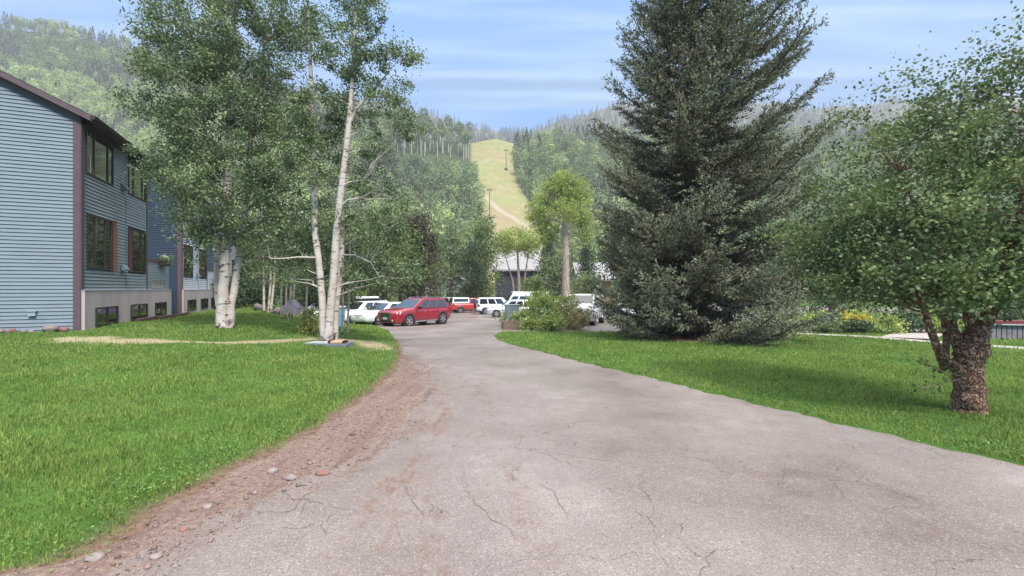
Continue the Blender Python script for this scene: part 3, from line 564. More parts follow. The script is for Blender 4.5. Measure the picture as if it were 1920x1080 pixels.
# ------------------------------------------------------------------ the big spruce
M_spruce = mat('spruce_needles', (.175, .175, .110), .75, spec=.1, noise=.45, col2=(.100, .088, .056), island=.25)
M_sprtip = mat('spruce_new_growth', (.280, .315, .215), .7, spec=.12, noise=.4, col2=(.235, .215, .130), island=.22)
M_sbark = mat('spruce_bark', (.085, .055, .045), .95, noise=8, var=.4, bump=1, bscale=12)
def spruce():
    base = at(1300, 18); root = empty('spruce_tree', base); tag(root, 'huge dark blue-green spruce with branches down to its mulch bed', 'tree')
    Ht = 21.5; tb = MB(); tb.tube([(0, 0, -.2), (.03, 0, 2), (0, .05, 6), (.05, 0, 11), (0, 0, 16), (0, 0, Ht)], [.42, .34, .29, .22, .13, .02], 10, lump=.05)
    segA, segB, segW = [], [], []
    z = .85; k = 0
    while z < Ht - .5:
        nb = 13 if z < 7 else 11
        ph = random.uniform(0, 6.28)
        for j in range(nb):
            th = ph + 2 * math.pi * j / nb + random.uniform(-.3, .3)
            Rz = np.interp(z, [0, 1.5, 4, 7, 10, 13, 17, Ht], [4.0, 4.2, 4.2, 4.3, 3.8, 3.1, 1.9, .3])
            ln = Rz * random.choice([.50, .70, .86, .96, 1.02, 1.08]) * (1 + .12 * math.cos(th))
            elev = np.interp(z, [0, 2, 5, 8, 12, 17], [-.12, -.06, .04, .22, .45, .6]) + random.uniform(-.06, .06)
            ho = max(.4, ln * math.cos(elev)); pts = []
            for i in range(9):
                t = i / 8; r = ho * t
                zz = z + math.sin(elev) * ln * t - .30 * ln * .45 * math.sin(math.pi * t) * (1 if z < 9 else .6) + .10 * ln * t ** 3
                a_ = th + .06 * math.sin(3 * t + k)
                pts.append(Vector((math.cos(a_) * r, math.sin(a_) * r, max(zz, .12))))
            br = .018 + .012 * ln
            tb.tube(pts, [br * (1 - .85 * i / 8) for i in range(9)], 5, cap=False)
            # fluffy arms: the main axis plus forking fingers, each with a sleeve of short twigs
            P_ = np.array([tuple(p) for p in pts])
            def on(t):
                f = min(t, .999) * 8; i0 = int(f); return P_[i0] * (1 - (f - i0)) + P_[i0 + 1] * (f - i0), (P_[i0 + 1] - P_[i0]) / np.linalg.norm(P_[i0 + 1] - P_[i0])
            arms = [(on(.12)[0], on(.45)[0], 0), (on(.45)[0], on(.75)[0], 1), (on(.75)[0], on(.999)[0] + on(.99)[1] * .15, 1)]
            for q in range(int(6 + ln * 1.8)):
                t = .22 + .70 * (q + random.random() * .8) / (6 + ln * 1.8); p, d = on(t); sd_ = np.cross(d, [0, 0, 1]); sd_ /= np.linalg.norm(sd_); s = 1 if q % 2 else -1
                al = ln * random.uniform(.20, .36) * (1.15 - .50 * t); e = p + (d * .85 + sd_ * s * .62 + np.array([0, 0, random.uniform(-.16, .10)])) * al; arms.append((p, e, 1))
            for pa, pb, lvl in arms:
                dd = pb - pa; L_ = np.linalg.norm(dd); dd = dd / L_; s1 = np.cross(dd, [0, 0, 1]); s1 /= np.linalg.norm(s1) + 1e-9; s2 = np.cross(dd, s1)
                for w_ in range(int(L_ / .036)):
                    t = random.random(); ph2 = random.uniform(0, 6.283); lat = s1 * math.cos(ph2) * 1.0 + s2 * math.sin(ph2) * .75; tl = random.uniform(.14, .36) * (1.1 - .5 * t)
                    p2 = pa + (pb - pa) * t; e2 = p2 + (dd * random.uniform(.5, .9) + lat * .8 + np.array([0, 0, -.06])) * tl
                    segA.append(p2); segB.append(e2); segW.append(lvl)
                segA.append(pa); segB.append(pb); segW.append(lvl)
        z += np.interp(z, [0, 3, 8, Ht], [.50, .60, .66, .7]); k += 1
    tb.build('trunk', M_sbark, root, smooth=True, angle=80)
    A = np.array(segA); B = np.array(segB); Ln = np.linalg.norm(B - A, axis=1)
    cnt = np.maximum(4, (Ln / .027).astype(int)); idx = np.repeat(np.arange(len(A)), cnt); t = rng.uniform(0, 1.05, len(idx))
    p = A[idx] * (1 - t[:, None]) + B[idx] * t[:, None]; d = (B - A)[idx] / Ln[idx][:, None]
    r = rand_unit(len(idx)); r[:, 2] += .25; nd_ = d * .75 + r * .75; nd_ /= np.linalg.norm(nd_, axis=1)[:, None]
    ll = rng.uniform(.04, .085, len(idx))[:, None]; sd2 = np.cross(nd_, rand_unit(len(idx))); sd2 /= np.linalg.norm(sd2, axis=1)[:, None] + 1e-9
    wv = sd2 * .015; V = np.stack([p - wv * .6, p + wv * .6, p + nd_ * ll * .6 + wv, p + nd_ * ll, p + nd_ * ll * .6 - wv], 1)
    rad_ = np.hypot(p[:, 0], p[:, 1]); rmax = np.interp(p[:, 2], [0, 1.5, 4, 7, 10, 13, 17, Ht], [4.3, 4.5, 4.4, 4.5, 4.1, 3.4, 2.0, .3])
    tip = (t > .25) & (rng.uniform(0, 1, len(A))[idx] < sstep(.25, .8, rad_ / rmax) * .9)
    for nm_, kk, mt_ in (('crown', ~tip, M_spruce), ('new_growth', tip, M_sprtip)):
        Vk = V[kk]; print(nm_, len(Vk)); link(nm_, npmesh(nm_, Vk.reshape(-1, 3), np.arange(len(Vk) * 5).reshape(-1, 5), mt_), root)
spruce()

# ------------------------------------------------------------------ garden tree on the right
YG = 5.95; bG = at(1818, YG)
def garden_tree():
    def q(px, py, Y): return rel(bG, px, py, Y)
    tr = [([(0, 0, -.1), q(1818, 755, YG), q(1816, 720, YG), q(1815, 680, YG), q(1822, 655, YG), q(1832, 632, YG)], [.205, .172, .158, .152, .165, .135]),
          ([q(1828, 645, YG), q(1845, 610, YG), q(1862, 575, YG - .1), q(1885, 500, YG - .3), q(1915, 380, YG - .4), q(1930, 250, YG - .2), q(1925, 120, YG)], [.13, .085, .072, .06, .04, .03, .012]),
          ([q(1818, 655, YG), q(1822, 610, YG + .2), q(1812, 570, YG + .4), q(1800, 480, YG + .6), q(1790, 360, YG + .8), q(1800, 220, YG + 1)], [.12, .07, .06, .045, .03, .015]),
          ([q(1806, 665, YG), q(1787, 620, YG + .1), q(1778, 575, YG + .2), q(1760, 500, YG + .3), q(1720, 400, YG + .4), q(1690, 320, YG + .5)], [.09, .055, .05, .04, .025, .012]),
          ([q(1804, 700, YG), q(1780, 680, YG - .1), q(1758, 655, YG - .15), q(1742, 610, YG - .2), q(1730, 570, YG - .2), q(1700, 500, YG + .3), q(1640, 440, YG + .8), q(1580, 400, YG + 1.1)], [.08, .052, .046, .04, .035, .025, .016, .006]),
          ([q(1758, 655, YG), q(1770, 690, YG + .1), q(1775, 640, YG + .5), q(1768, 580, YG + .7), q(1740, 500, YG + .9)], [.04, .045, .045, .04, .02]),
          ([q(1735, 560, YG - .1), q(1660, 530, YG + .4), q(1560, 540, YG + .8), q(1490, 550, YG + .9)], [.018, .012, .007, .003])]
    def b(px, py, Y, rx, ry, rz, n):
        p = P(px, py, Y) - bG; k = Y / F; return (p.x, p.y, p.z, rx * k, ry, rz * k, n)
    bl = [b(1640, 515, 6.2, 100, .9, 40, 34), b(1720, 545, 5.8, 80, .8, 38, 30), b(1850, 545, 5.5, 110, .7, 32, 36), b(1560, 540, 6.8, 50, .6, 22, 10), b(1840, 480, 5.8, 150, 1.3, 75, 95), b(1880, 380, 5.9, 130, 1.6, 90, 100), b(1740, 420, 6.2, 130, 1.4, 90, 95), b(1640, 440, 6.6, 110, 1.2, 80, 62), b(1560, 420, 7, 90, 1.1, 90, 50), b(1590, 330, 7, 70, 1, 60, 30), b(1700, 300, 6.8, 110, 1.3, 70, 60), b(1820, 270, 6.4, 110, 1.4, 90, 70), b(1900, 220, 6.2, 90, 1.3, 120, 60),
          b(1530, 490, 7, 60, .7, 50, 18), b(1690, 510, 6.2, 70, .9, 40, 28), b(1990, 400, 5.9, 120, 1.5, 180, 60), b(1860, 160, 6.6, 60, .8, 60, 11), b(1760, 230, 6.6, 90, 1, 50, 14), b(1680, 220, 6.8, 70, .8, 50, 9), b(1900, 80, 6.4, 40, .7, 60, 9), b(1620, 240, 6.9, 60, .8, 35, 6), b(1500, 470, 7.2, 40, .5, 60, 8), b(1630, 200, 6.8, 90, .8, 50, 7), b(1790, 150, 6.6, 80, .8, 50, 8), b(1860, 70, 6.4, 50, .6, 50, 6)]
    root = tree('garden_tree', bG, tr, bl, .055, 92, .14, M_bark_g, M_garden, 'small spreading garden tree with thick flaking trunk at the right edge', limbs=330, limb=.010, trunk_n=14, lump=.05, cden=.55)
    # epicormic sprigs on the trunk
    S = np.array([q(1790, 700, YG - .2), q(1775, 705, YG - .2), q(1750, 695, YG - .2), q(1735, 680, YG - .2), q(1720, 675, YG - .2), q(1760, 725, YG - .2), q(1745, 728, YG - .2), q(1720, 728, YG - .2), q(1780, 695, YG - .1)])
    Pn = np.repeat(S, 7, 0) + rng.normal(size=(len(S) * 7, 3)) * .035; link('sprig', leafmesh('sprig', Pn, rng.uniform(.04, .07, len(Pn)), M_garden), root)
    tb = MB()
    for a_, c_ in (((1800, 705), (1718, 676)), ((1800, 712), (1718, 730))): tb.tube(wig(q(*a_, YG - .15), q(*c_, YG - .2), 5, .04), [.007] * 5 + [.003], 5)
    tb.build('twig', M_bark, root)
    return root
def flaky():
    m = bpy.data.materials.new('flaking_bark'); m.use_nodes = True; n, l = nodes(m); b = n['Principled BSDF']; b.inputs['Roughness'].default_value = .9; b.inputs['Specular IOR Level'].default_value = .2
    tcn = n.new('ShaderNodeTexCoord'); mpn = n.new('ShaderNodeMapping'); mpn.inputs['Scale'].default_value = (1, 1, .7); l.new(tcn.outputs['Object'], mpn.inputs[0])
    nw = n.new('ShaderNodeTexNoise'); nw.inputs['Scale'].default_value = 9; nw.inputs['Detail'].default_value = 4; l.new(mpn.outputs[0], nw.inputs[0])
    s2 = n.new('ShaderNodeVectorMath'); s2.operation = 'MULTIPLY_ADD'; l.new(nw.outputs[1], s2.inputs[0]); s2.inputs[1].default_value = (.16, .16, .16); l.new(mpn.outputs[0], s2.inputs[2])
    v = n.new('ShaderNodeTexVoronoi'); v.feature = 'DISTANCE_TO_EDGE'; v.inputs['Scale'].default_value = 26; l.new(s2.outputs[0], v.inputs[0])
    v3 = n.new('ShaderNodeTexVoronoi'); v3.inputs['Scale'].default_value = 26; l.new(s2.outputs[0], v3.inputs[0])
    cr = n.new('ShaderNodeValToRGB'); e = cr.color_ramp.elements; e[0].color = (.20, .10, .065, 1); e[1].color = (.50, .32, .21, 1); sx = n.new('ShaderNodeSeparateColor'); l.new(v3.outputs['Color'], sx.inputs[0]); l.new(sx.outputs[0], cr.inputs[0])
    mr_ = n.new('ShaderNodeMapRange'); mr_.inputs[1].default_value = 0; mr_.inputs[2].default_value = .12; l.new(v.outputs['Distance'], mr_.inputs[0])
    mx_ = n.new('ShaderNodeMix'); mx_.data_type = 'RGBA'; l.new(mr_.outputs[0], mx_.inputs[0]); mx_.inputs[6].default_value = (.11, .048, .034, 1); l.new(cr.outputs[0], mx_.inputs[7]); l.new(mx_.outputs[2], b.inputs['Base Color'])
    bp = n.new('ShaderNodeBump'); bp.inputs['Strength'].default_value = 1; bp.inputs['Distance'].default_value = .025; l.new(mr_.outputs[0], bp.inputs['Height']); l.new(bp.outputs[0], b.inputs['Normal'])
    return m
M_twig = None; M_bark_g = flaky(); garden_tree()

# ------------------------------------------------------------------ stones
M_stone = mat('pale_stone', (.26, .215, .195), .85, noise=5, var=.25, bump=.6, bscale=12)
M_redstone = mat('red_stone', (.26, .13, .10), .85, noise=6, var=.3, bump=.6, bscale=12)
def rock(name, x, y, sx, sy, sz, m, label, group=None, sink=.25, zoff=0):
    bm = bmesh.new(); bmesh.ops.create_icosphere(bm, subdivisions=3, radius=1)
    o3 = Vector((random.uniform(0, 50),) * 3)
    from mathutils import noise as mn
    for v in bm.verts:
        k = 1 + .28 * mn.noise(v.co * 1.1 + o3) + .10 * mn.noise(v.co * 3 + o3); v.co = Vector((v.co.x * k * sx, v.co.y * k * sy, v.co.z * k * sz))
    me = bpy.data.meshes.new(name); bm.to_mesh(me); bm.free(); me.polygons.foreach_set('use_smooth', [True] * len(me.polygons)); me.materials.append(m)
    o = link(name, me, None, (x, y, float(Hg(x, y)) + sz * (1 - sink * 2) + zoff)); o.rotation_euler = (0, 0, random.uniform(0, 3)); tag(o, label, 'rock', group); return o
x, y = g(1817, 772); rock('rock', x, y - .02, .14, .10, .055, M_stone, 'flat pale stone against the foot of the garden tree')
for px, py, s, lb, mm_ in ((605, 890, .05, 'round reddish pebble alone where the dirt meets the asphalt', M_redstone), (512, 886, .05, 'pale flat pebble in the dirt nearest the grass', M_stone), (545, 899, .05, 'pale grey pebble in the middle of the dirt shoulder', M_stone),
                          (390, 952, .035, 'small grey pebble halfway down the dirt shoulder', M_stone), (178, 1048, .045, 'pale pebble in the dirt at the bottom left corner', M_stone), (293, 1046, .035, 'small pale pebble beside the cracked asphalt edge near the camera', M_stone), (343, 995, .03, 'tiny reddish pebble low on the dirt shoulder', M_redstone)):
    x, y = g(px, py); rock('pebble', x, y, s, s * .8, s * .5, mm_, lb, 'loose stones on the dirt shoulder', zoff=.0)
# gravel (uncountable)
n = 4200; t = rng.uniform(0, 1, n) ** 1.2; gy = 1.9 + t * 10; gxl = x_left(gy); gxr = np.interp(gy, DE[:, 1], DE[:, 0]); gx = gxl + (gxr - gxl + .25) * rng.beta(1.6, 1.6, n)
n2 = 4200; gy2 = rng.uniform(2.2, 9, n2); gx2 = rng.uniform(-3, 6, n2); k = (gx2 < x_right(gy2) - .1) & (gx2 > x_left(gy2)); 
gx = np.concatenate([gx, gx2[k]]); gy = np.concatenate([gy, gy2[k]]); s = np.concatenate([rng.gamma(1.5, .0034, n) + .002, rng.gamma(1.6, .0014, k.sum()) + .0012])
oct_ = np.array([(1, 0, 0), (0, 1, 0), (-1, 0, 0), (0, -1, 0), (0, 0, .7), (0, 0, -.7)]); of = np.array([(0, 1, 4), (1, 2, 4), (2, 3, 4), (3, 0, 4), (1, 0, 5), (2, 1, 5), (3, 2, 5), (0, 3, 5)])
V = oct_[None] * s[:, None, None] * rng.uniform(.6, 1.3, (len(s), 6, 1)) + np.stack([gx, gy, Hg(gx, gy) + .004 + s * .2], -1)[:, None]
M_grav = mat('gravel', (.20, .145, .125), .9, island=.5)
tag(link('gravel', npmesh('gravel', V.reshape(-1, 3), (np.arange(len(s))[:, None, None] * 6 + of[None]).reshape(-1, 3), M_grav)), 'small loose gravel scattered over the dirt shoulder and driveway', 'gravel', kind='stuff')

# ------------------------------------------------------------------ buildings
M_roof = mat('brown_shingle', (.050, .036, .037), .9, noise=8, var=.4, bump=.6, bscale=25)
M_trim = mat('plum_trim', (.115, .075, .085), .75, noise=4, var=.1)
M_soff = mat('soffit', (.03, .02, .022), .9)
M_base = mat('stucco_base', (.50, .405, .395), .9, noise=1.5, var=.12, bump=.2, bscale=50, stretch=(1, 1, .25))
M_cap = mat('base_cap', (.46, .44, .46), .8)
M_dframe = mat('dark_window_frame', (.035, .028, .028), .5)
M_glass = mat('window_glass', (.012, .016, .012), .03, spec=1.0, coat=1)
M_wood = mat('varnished_wood', (.13, .055, .035), .5, noise=6, var=.2)
M_curt = mat('inner_frame', (.45, .43, .38), .7)
M_vent = mat('vent_metal', (.13, .17, .20), .5)
def siding(mb, width, z0, z1, holes, reveal=.118, axis='y', base=0.0, top=None, m=0, thick=.026):
    """clapboards on plane; width=(a,b) along axis; top(s) optional upper limit function (gable)"""
    a0, a1 = width; z = z0; rows = []; gap = .016  # gap added between boards so the dark core reads as shadow
    while z < z1 - .01:
        zt = min(z + reveal, z1) - gap; segs = [(a0, a1)]
        for (h0, h1, hz0, hz1) in holes:
            if hz0 < zt - .02 and hz1 > z + .02:
                ns = []
                for s0, s1 in segs:
                    if h1 <= s0 or h0 >= s1: ns.append((s0, s1)); continue
                    if h0 > s0: ns.append((s0, h0))
                    if h1 < s1: ns.append((h1, s1))
                segs = ns
        for s0, s1 in segs:
            if top:
                lim = top(z + reveal * .5)
                if axis == 'x': s0 = max(s0, lim[0]); s1 = min(s1, lim[1])
                if s1 <= s0: continue
            if axis == 'y':   # facade, normal +x
                mb.add([(base, s0, z), (base + thick, s0, z), (base + .003, s0, zt), (base + thick, s1, z), (base, s1, z), (base + .003, s1, zt)], [(1, 3, 5, 2), (0, 4, 3, 1), (0, 1, 2), (3, 4, 5)], m)
            else:             # gable, normal -y
                mb.add([(s0, -base, z), (s0, -base - thick, z), (s0, -base - .003, zt), (s1, -base - thick, z), (s1, -base, z), (s1, -base - .003, zt)], [(1, 2, 5, 3), (0, 1, 3, 4), (0, 2, 1), (3, 5, 4)], m)
        z += reveal
def window(root, s0, s1, z0, z1, muls, x=0.0, wood=False, curtain=True, deep=False):
    mb = MB(); fw = .055; d = .05
    mb.box((x, s0, z0), (x + d, s0 + fw, z1)); mb.box((x, s1 - fw, z0), (x + d, s1, z1)); mb.box((x, s0 + fw, z1 - fw), (x + d - .002, s1 - fw, z1)); mb.box((x, s0 + fw, z0), (x + d - .002, s1 - fw, z0 + fw))
    for mu in muls: c = s0 + (s1 - s0) * mu; mb.box((x, c - .035, z0 + fw), (x + d - .006, c + .035, z1 - fw))
    w_ = mb.build('window', M_dframe, root, bevel=.006, seg=1)
    gl = MB(); gl.box((x + .002, s0 + .03, z0 + .03), (x + .018, s1 - .03, z1 - .03)); gl.build('glass', M_glass, w_)
    if curtain:
        cu = MB(); 
        for f_ in (.06, .16): c = s0 + (s1 - s0) * f_; cu.box((x + .0185, c, z0 + .07), (x + .026, c + .022, z1 - .07))
        cu.build('curtain_rail', M_curt, w_)
    return w_
M_gapshade = mat('board_gap_shade', (.012, .014, .018), .9)  # near-black core colour, painted-in shadow lines between the clapboards
def building(origin, rz, label, msA, msB, detail=True, depth=11.5, nwin=True):
    root = empty('clapboard_building', origin, rz); tag(root, label, 'building')
    zg = -.9; zb = 1.54; ze = 7.12; Wd = 5.95; pitch = .49; half = depth / 2; gapE = 9.12
    # structural core (just behind the boards)
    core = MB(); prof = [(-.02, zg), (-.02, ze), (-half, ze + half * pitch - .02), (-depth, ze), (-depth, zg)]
    core.prism([(p[0], p[1]) for p in prof], .002, Wd - .002, ax='y'); core.build('wall', M_gapshade, root)
    fs = MB(); holes = [(.30, 2.42, 5.42, 6.95), (3.85, 5.80, 5.42, 6.95), (.36, 2.38, 2.25, 4.10), (3.85, 5.78, 2.27, 4.04)]
    siding(fs, (.0, Wd), zb, ze, [(a - .0, b, c, d) for a, b, c, d in holes]); siding(fs, (Wd, gapE), zb, 2.88, [(6.68, 8.45, 1.63, 1.96)])
    fs.build('facade_siding', msB, root)
    gs = MB(); top = lambda z: (-depth + max(0, (z - ze) / pitch), -.0 - max(0, (z - ze) / pitch))
    siding(gs, (-depth, -.0), .05, ze + half * pitch, [], axis='x', top=top); gs.build('gable_siding', msA, root)
    # boards / trims
    t = MB(); t.box((-.17, -.045, zg), (.03, .0, ze)); t.box((.0, -.045, zb + .01), (.045, .16, ze)); t.build('corner_board', M_trim, root, bevel=.008, seg=1)
    t = MB(); t.box((.0, Wd - .05, zb + .01), (.04, Wd + .07, ze)); t.build('corner_board', M_trim, root)
    t = MB(); t.box((.0, 3.62, zb + .01), (.026, 3.66, ze)); t.build('seam_strip', M_vent, root)
    # base
    b = MB(); b.box((.032, -.012, zg), (.12, gapE, zb)); b.build('base_wall', M_base, root)
    b = MB(); b.box((.0, -.03, zb - .012), (.135, gapE + .015, zb + .012)); b.build('base_cap', M_cap, root)
    # terrace half wall
    b = MB(); b.box((-3.5, Wd + .01, zb), (-.004, gapE, 2.86)); b.build('terrace_wall', msB, root)
    b = MB(); b.box((-.05, Wd + .08, 2.82), (.05, gapE - .02, 2.98)); b.build('terrace_cap', M_trim, root)
    # roof
    r = MB(); oh = .34; th_ = .16; orake = .22
    def slope(s):   # s=+1 facade side
        x0 = oh if s > 0 else -depth - oh; xr_ = -half
        z0 = ze - oh * pitch + .10; z1 = ze + half * pitch + .10
        r.add([(x0, -orake, z0), (xr_, -orake, z1), (xr_, Wd + orake, z1), (x0, Wd + orake, z0), (x0, -orake, z0 + th_), (xr_, -orake, z1 + th_), (xr_, Wd + orake, z1 + th_), (x0, Wd + orake, z0 + th_)],
              [(0, 1, 2, 3), (4, 7, 6, 5), (0, 4, 5, 1), (3, 2, 6, 7), (0, 3, 7, 4)])
    slope(1); slope(-1); roof = r.build('roof', M_roof, root)
    f = MB()
    z0 = ze - oh * pitch + .10
    for s in (1, -1):
        x0 = oh + .01 if s > 0 else -depth - oh - .01
        f.add([(x0, -orake - .03, z0 - .05), (-half, -orake - .03, z0 - .05 + (half + oh) * pitch), (-half, -orake - .03, z0 + .12 + (half + oh) * pitch), (x0, -orake - .03, z0 + .12),
               (x0, -orake, z0 - .05), (-half, -orake, z0 - .05 + (half + oh) * pitch), (-half, -orake, z0 + .12 + (half + oh) * pitch), (x0, -orake, z0 + .12)], [(0, 1, 2, 3), (7, 6, 5, 4), (0, 4, 5, 1), (3, 2, 6, 7), (0, 3, 7, 4)])
        f.add([(-.0 if s > 0 else -depth, -.05, ze - .17), (-half, -.05, ze - .17 + half * pitch), (-half, -.05, ze + .08 + half * pitch), (0 if s > 0 else -depth, -.05, ze + .08),
               (-.0 if s > 0 else -depth, -.018, ze - .17), (-half, -.018, ze - .17 + half * pitch), (-half, -.018, ze + .08 + half * pitch), (0 if s > 0 else -depth, -.018, ze + .08)], [(0, 1, 2, 3), (7, 6, 5, 4), (0, 4, 5, 1), (3, 2, 6, 7), (0, 3, 7, 4)])
    f.build('rake_board', M_trim, root)
    f = MB(); f.box((oh + .002, -orake, z0 - .10), (oh + .03, Wd + orake, z0 + .10)); f.box((.02, -.02, z0 - .12), (oh, Wd + orake, z0 - .10)); f.build('eave_fascia', M_soff, root)
    gt = MB(); gt.prism([(oh + .032, z0 + .00), (oh + .10, z0 + .02), (oh + .13, z0 + .13), (oh + .032, z0 + .13)], -orake, Wd + orake, ax='y'); gt.build('gutter', M_roof, root)
    f = MB(); f.box((0, .17, ze - .16), (.035, Wd - .06, ze - .02)); f.build('frieze_board', M_vent, root)
    # windows
    window(root, .30, 2.42, 5.42, 6.95, [.28, .78]); window(root, 3.85, 5.80, 5.42, 6.95, [.28, .78], curtain=False)
    window(root, .36, 2.30, 2.25, 4.10, [.30, .72], curtain=False); w4 = window(root, 3.85, 5.78, 2.27, 4.04, [.22, .70], curtain=False)
    rdp = MB(); rdp.box((.019, 3.92, 2.34), (.03, 4.22, 3.98)); rdp.build('red_curtain', mat('red_curtain', (.20, .03, .035), .8), w4)
    for s0, s1 in ((.72, 2.5), (3.78, 5.6), (6.65, 8.2)): window(root, s0, s1, .30, .95, [.5], x=.12, curtain=False)
    if detail:
        c = MB(); c.box((.0, 2.40, 2.22), (.12, 2.47, 4.14)); c.box((.0, 2.30, 2.3), (.05, 2.36, 4.06)); sh = c.build('wooden_casement', M_wood, root, bevel=.008, seg=1)
    for s, z in ((3.30, 5.45), (3.28, 2.30)):
        v = MB(); v.prism([(.03, z), (.22, z + .02), (.22, z + .06), (.03, z + .26)], s - .17, s + .17, ax='y'); v.build('vent_hood', M_vent, root)
    sv = MB(); 
    for q in range(9): sv.box((.0, 6.72 + q * .19, 1.66), (.03, 6.78 + q * .19, 1.93))
    sv.box((.0, 6.68, 1.63), (.035, 8.45, 1.66)); sv.box((.0, 6.68, 1.93), (.035, 8.45, 1.96)); sv.build('terrace_grille', M_curt, root)
    bk = MB(); bk.box((-.002, 6.68, 1.64), (.004, 8.45, 1.95)); bk.build('grille_backing', M_soff, root)
    if detail:
        v = MB(); v.box((-1.24, -.10, .74), (-1.06, -.018, .88)); v.box((-1.27, -.13, .88), (-1.03, -.018, .90)); v.build('wall_vent', mat('wall_vent', (.33, .40, .44), .6), root)
    return root
M_s1 = mat('blue_grey_boards', (.222, .266, .298), .75, spec=.25, noise=1.2, var=.06, stretch=(1, 1, 3))
M_s1f = mat('facade_boards', (.27, .315, .335), .75, spec=.25, noise=1.2, var=.07, stretch=(1, 1, 3))
M_s2 = mat('navy_boards', (.042, .066, .100), .8, spec=.12, noise=1.2, var=.1)
M_s2f = mat('pale_boards', (.66, .67, .72), .7, noise=1.2, var=.1)
RZ = math.atan2(.3853, .9227)
b1 = building((-14.0, 14.7, 0), RZ, 'large blue-grey clapboard building with plum trim at the left edge, nearest the camera', M_s1, M_s1f)
def bpos(t): return (-14 - .4176 * t, 14.7 + t, 0)
building(bpos(10.5), RZ, 'second clapboard building with navy gable wall and pale facade, behind the terrace', M_s2, M_s2f, detail=False)
building(bpos(21.0), RZ, 'third clapboard building, blue, mostly hidden behind the aspen trunks', M_s2, M_s2f, detail=False)
BM = Matrix.Translation((-14, 14.7, 0)) @ Matrix.Rotation(RZ, 4, 'Z')
# window box with flowers on the terrace rail
fb = empty('flower_planter', BM @ Vector((.12, 8.0, 2.72)), RZ); tag(fb, 'dark planter with white flowers on the terrace rail of the nearest building', 'planter')
m_ = MB(); m_.box((-.08, -.42, .0), (.16, .42, .22)); m_.box((-.16, -.3, .2), (-.08, -.26, .27)); m_.box((-.16, .26, .2), (-.08, .3, .27)); m_.build('box', mat('planter_box', (.06, .035, .03), .8), fb, bevel=.015)
Pn = rng.normal(size=(420, 3)) * np.array([.10, .28, .11]) + np.array([.04, 0, .30]); link('foliage', leafmesh('foliage', Pn, rng.uniform(.05, .09, 420), M_mid), fb)
Pn = rng.normal(size=(90, 3)) * np.array([.09, .14, .05]) + np.array([.06, -.12, .42]); link('flowers', leafmesh('flowers', Pn, rng.uniform(.04, .06, 90), mat('white_petals', (.8, .8, .78), .6)), fb)
# timber edging of the window wells
M_timb = mat('old_timber', (.085, .045, .035), .9, noise=5, var=.4)
for k_, (s0, s1) in enumerate(((2.9, 5.0), (5.1, 7.3), (7.3, 9.6))):
    e = MB(); zt = .20 if k_ == 0 else .16 - .0 * k_
    e.box((0, 0, 0), (.14, s1 - s0 - .04, .16)); o = e.build('edging_timber', M_timb, None, bevel=.015); 
    p = BM @ Vector((.55 + .05 * k_, s0, 0)); p.z = float(Hg(p.x, p.y)) - .02; o.location = p; o.rotation_euler = (0, 0, RZ)
    tag(o, ['dark timber edging beam below the middle basement window', 'dark timber edging beam between the middle and far basement windows', 'dark timber edging beam beyond the farthest basement window'][k_], 'timber', 'timbers edging the window wells')
# soil strip and stones along the gable wall
for k_, (sx, r_, mm_, lb) in enumerate(((-2.25, .11, M_stone, 'pale boulder cut by the left edge below the gable wall'), (-1.86, .15, M_stone, 'flat pale boulder second from the left below the gable wall'), (-1.52, .12, M_redstone, 'rough red rock between pale boulders below the gable wall'), (-1.25, .08, M_stone, 'small grey rock beside the red rock at the gable wall'),
                                       (-1.08, .07, M_stone, 'small white rock right under the wall vent'), (-.62, .19, M_stone, 'largest pale boulder near the plum corner board'), (-.30, .12, M_redstone, 'red rock against the building corner'))):
    p = BM @ Vector((sx, -.26, 0)); o = rock('boulder', p.x, p.y, r_ * 1.2, r_ * .9, r_ * .75, mm_, lb, 'rocks along the gable wall', sink=.2)

# ------------------------------------------------------------------ ground vault, sign, cabinet
x, y = g(616, 648); v = empty('ground_vault', (x, y, float(Hg(x, y))), R(-4)); tag(v, 'long low grey utility vault with tan lid set in the lawn before the white aspen', 'utility vault')
m_ = MB(); m_.box((-.66, -.28, -.1), (.66, .32, .09)); m_.build('frame', mat('vault_grey', (.16, .18, .20), .7, noise=8, var=.2), v, bevel=.015)
m_ = MB(); m_.box((-.60, -.24, .092), (.08, .28, .105)); m_.build('cover', mat('vault_cover', (.42, .42, .44), .7, noise=4, var=.2), v)
m_ = MB(); m_.box((.14, -.20, .092), (.52, .26, .16)); m_.build('lid', mat('tan_lid', (.52, .34, .19), .8, noise=5, var=.2), v, bevel=.02)
m_ = MB(); m_.box((.08, -.22, .09), (.13, .0, .18)); m_.build('bracket', M_dframe, v); m_ = MB(); m_.box((.53, -.22, .09), (.60, .0, .18)); m_.build('bracket', M_dframe, v)
p = at(633, 23); v = empty('bin', p, .2); tag(v, 'small pale blue recycling bin glimpsed behind the white aspen trunks', 'bin')
m_ = MB(); m_.prism([(-.28, 0), (.28, 0), (.34, .95), (-.34, .95)], -.3, .3, ax='y'); m_.build('body', mat('bin_blue', (.20, .42, .55), .5), v, bevel=.03); m_ = MB(); m_.box((-.37, -.34, .951), (.37, .34, 1.03)); m_.build('lid', mat('bin_white', (.6, .66, .7), .5), v, bevel=.03)
p = at(960, 26.5); v = empty('utility_cabinet', p, R(12)); tag(v, 'grey metal utility cabinet in the flowering shrubs at the driveway bend', 'cabinet')
m_ = MB(); m_.box((-.37, -.35, 0.1), (.37, .35, 1.28)); m_.build('body', mat('cabinet_grey', (.27, .31, .33), .5, noise=3, var=.08), v, bevel=.02)
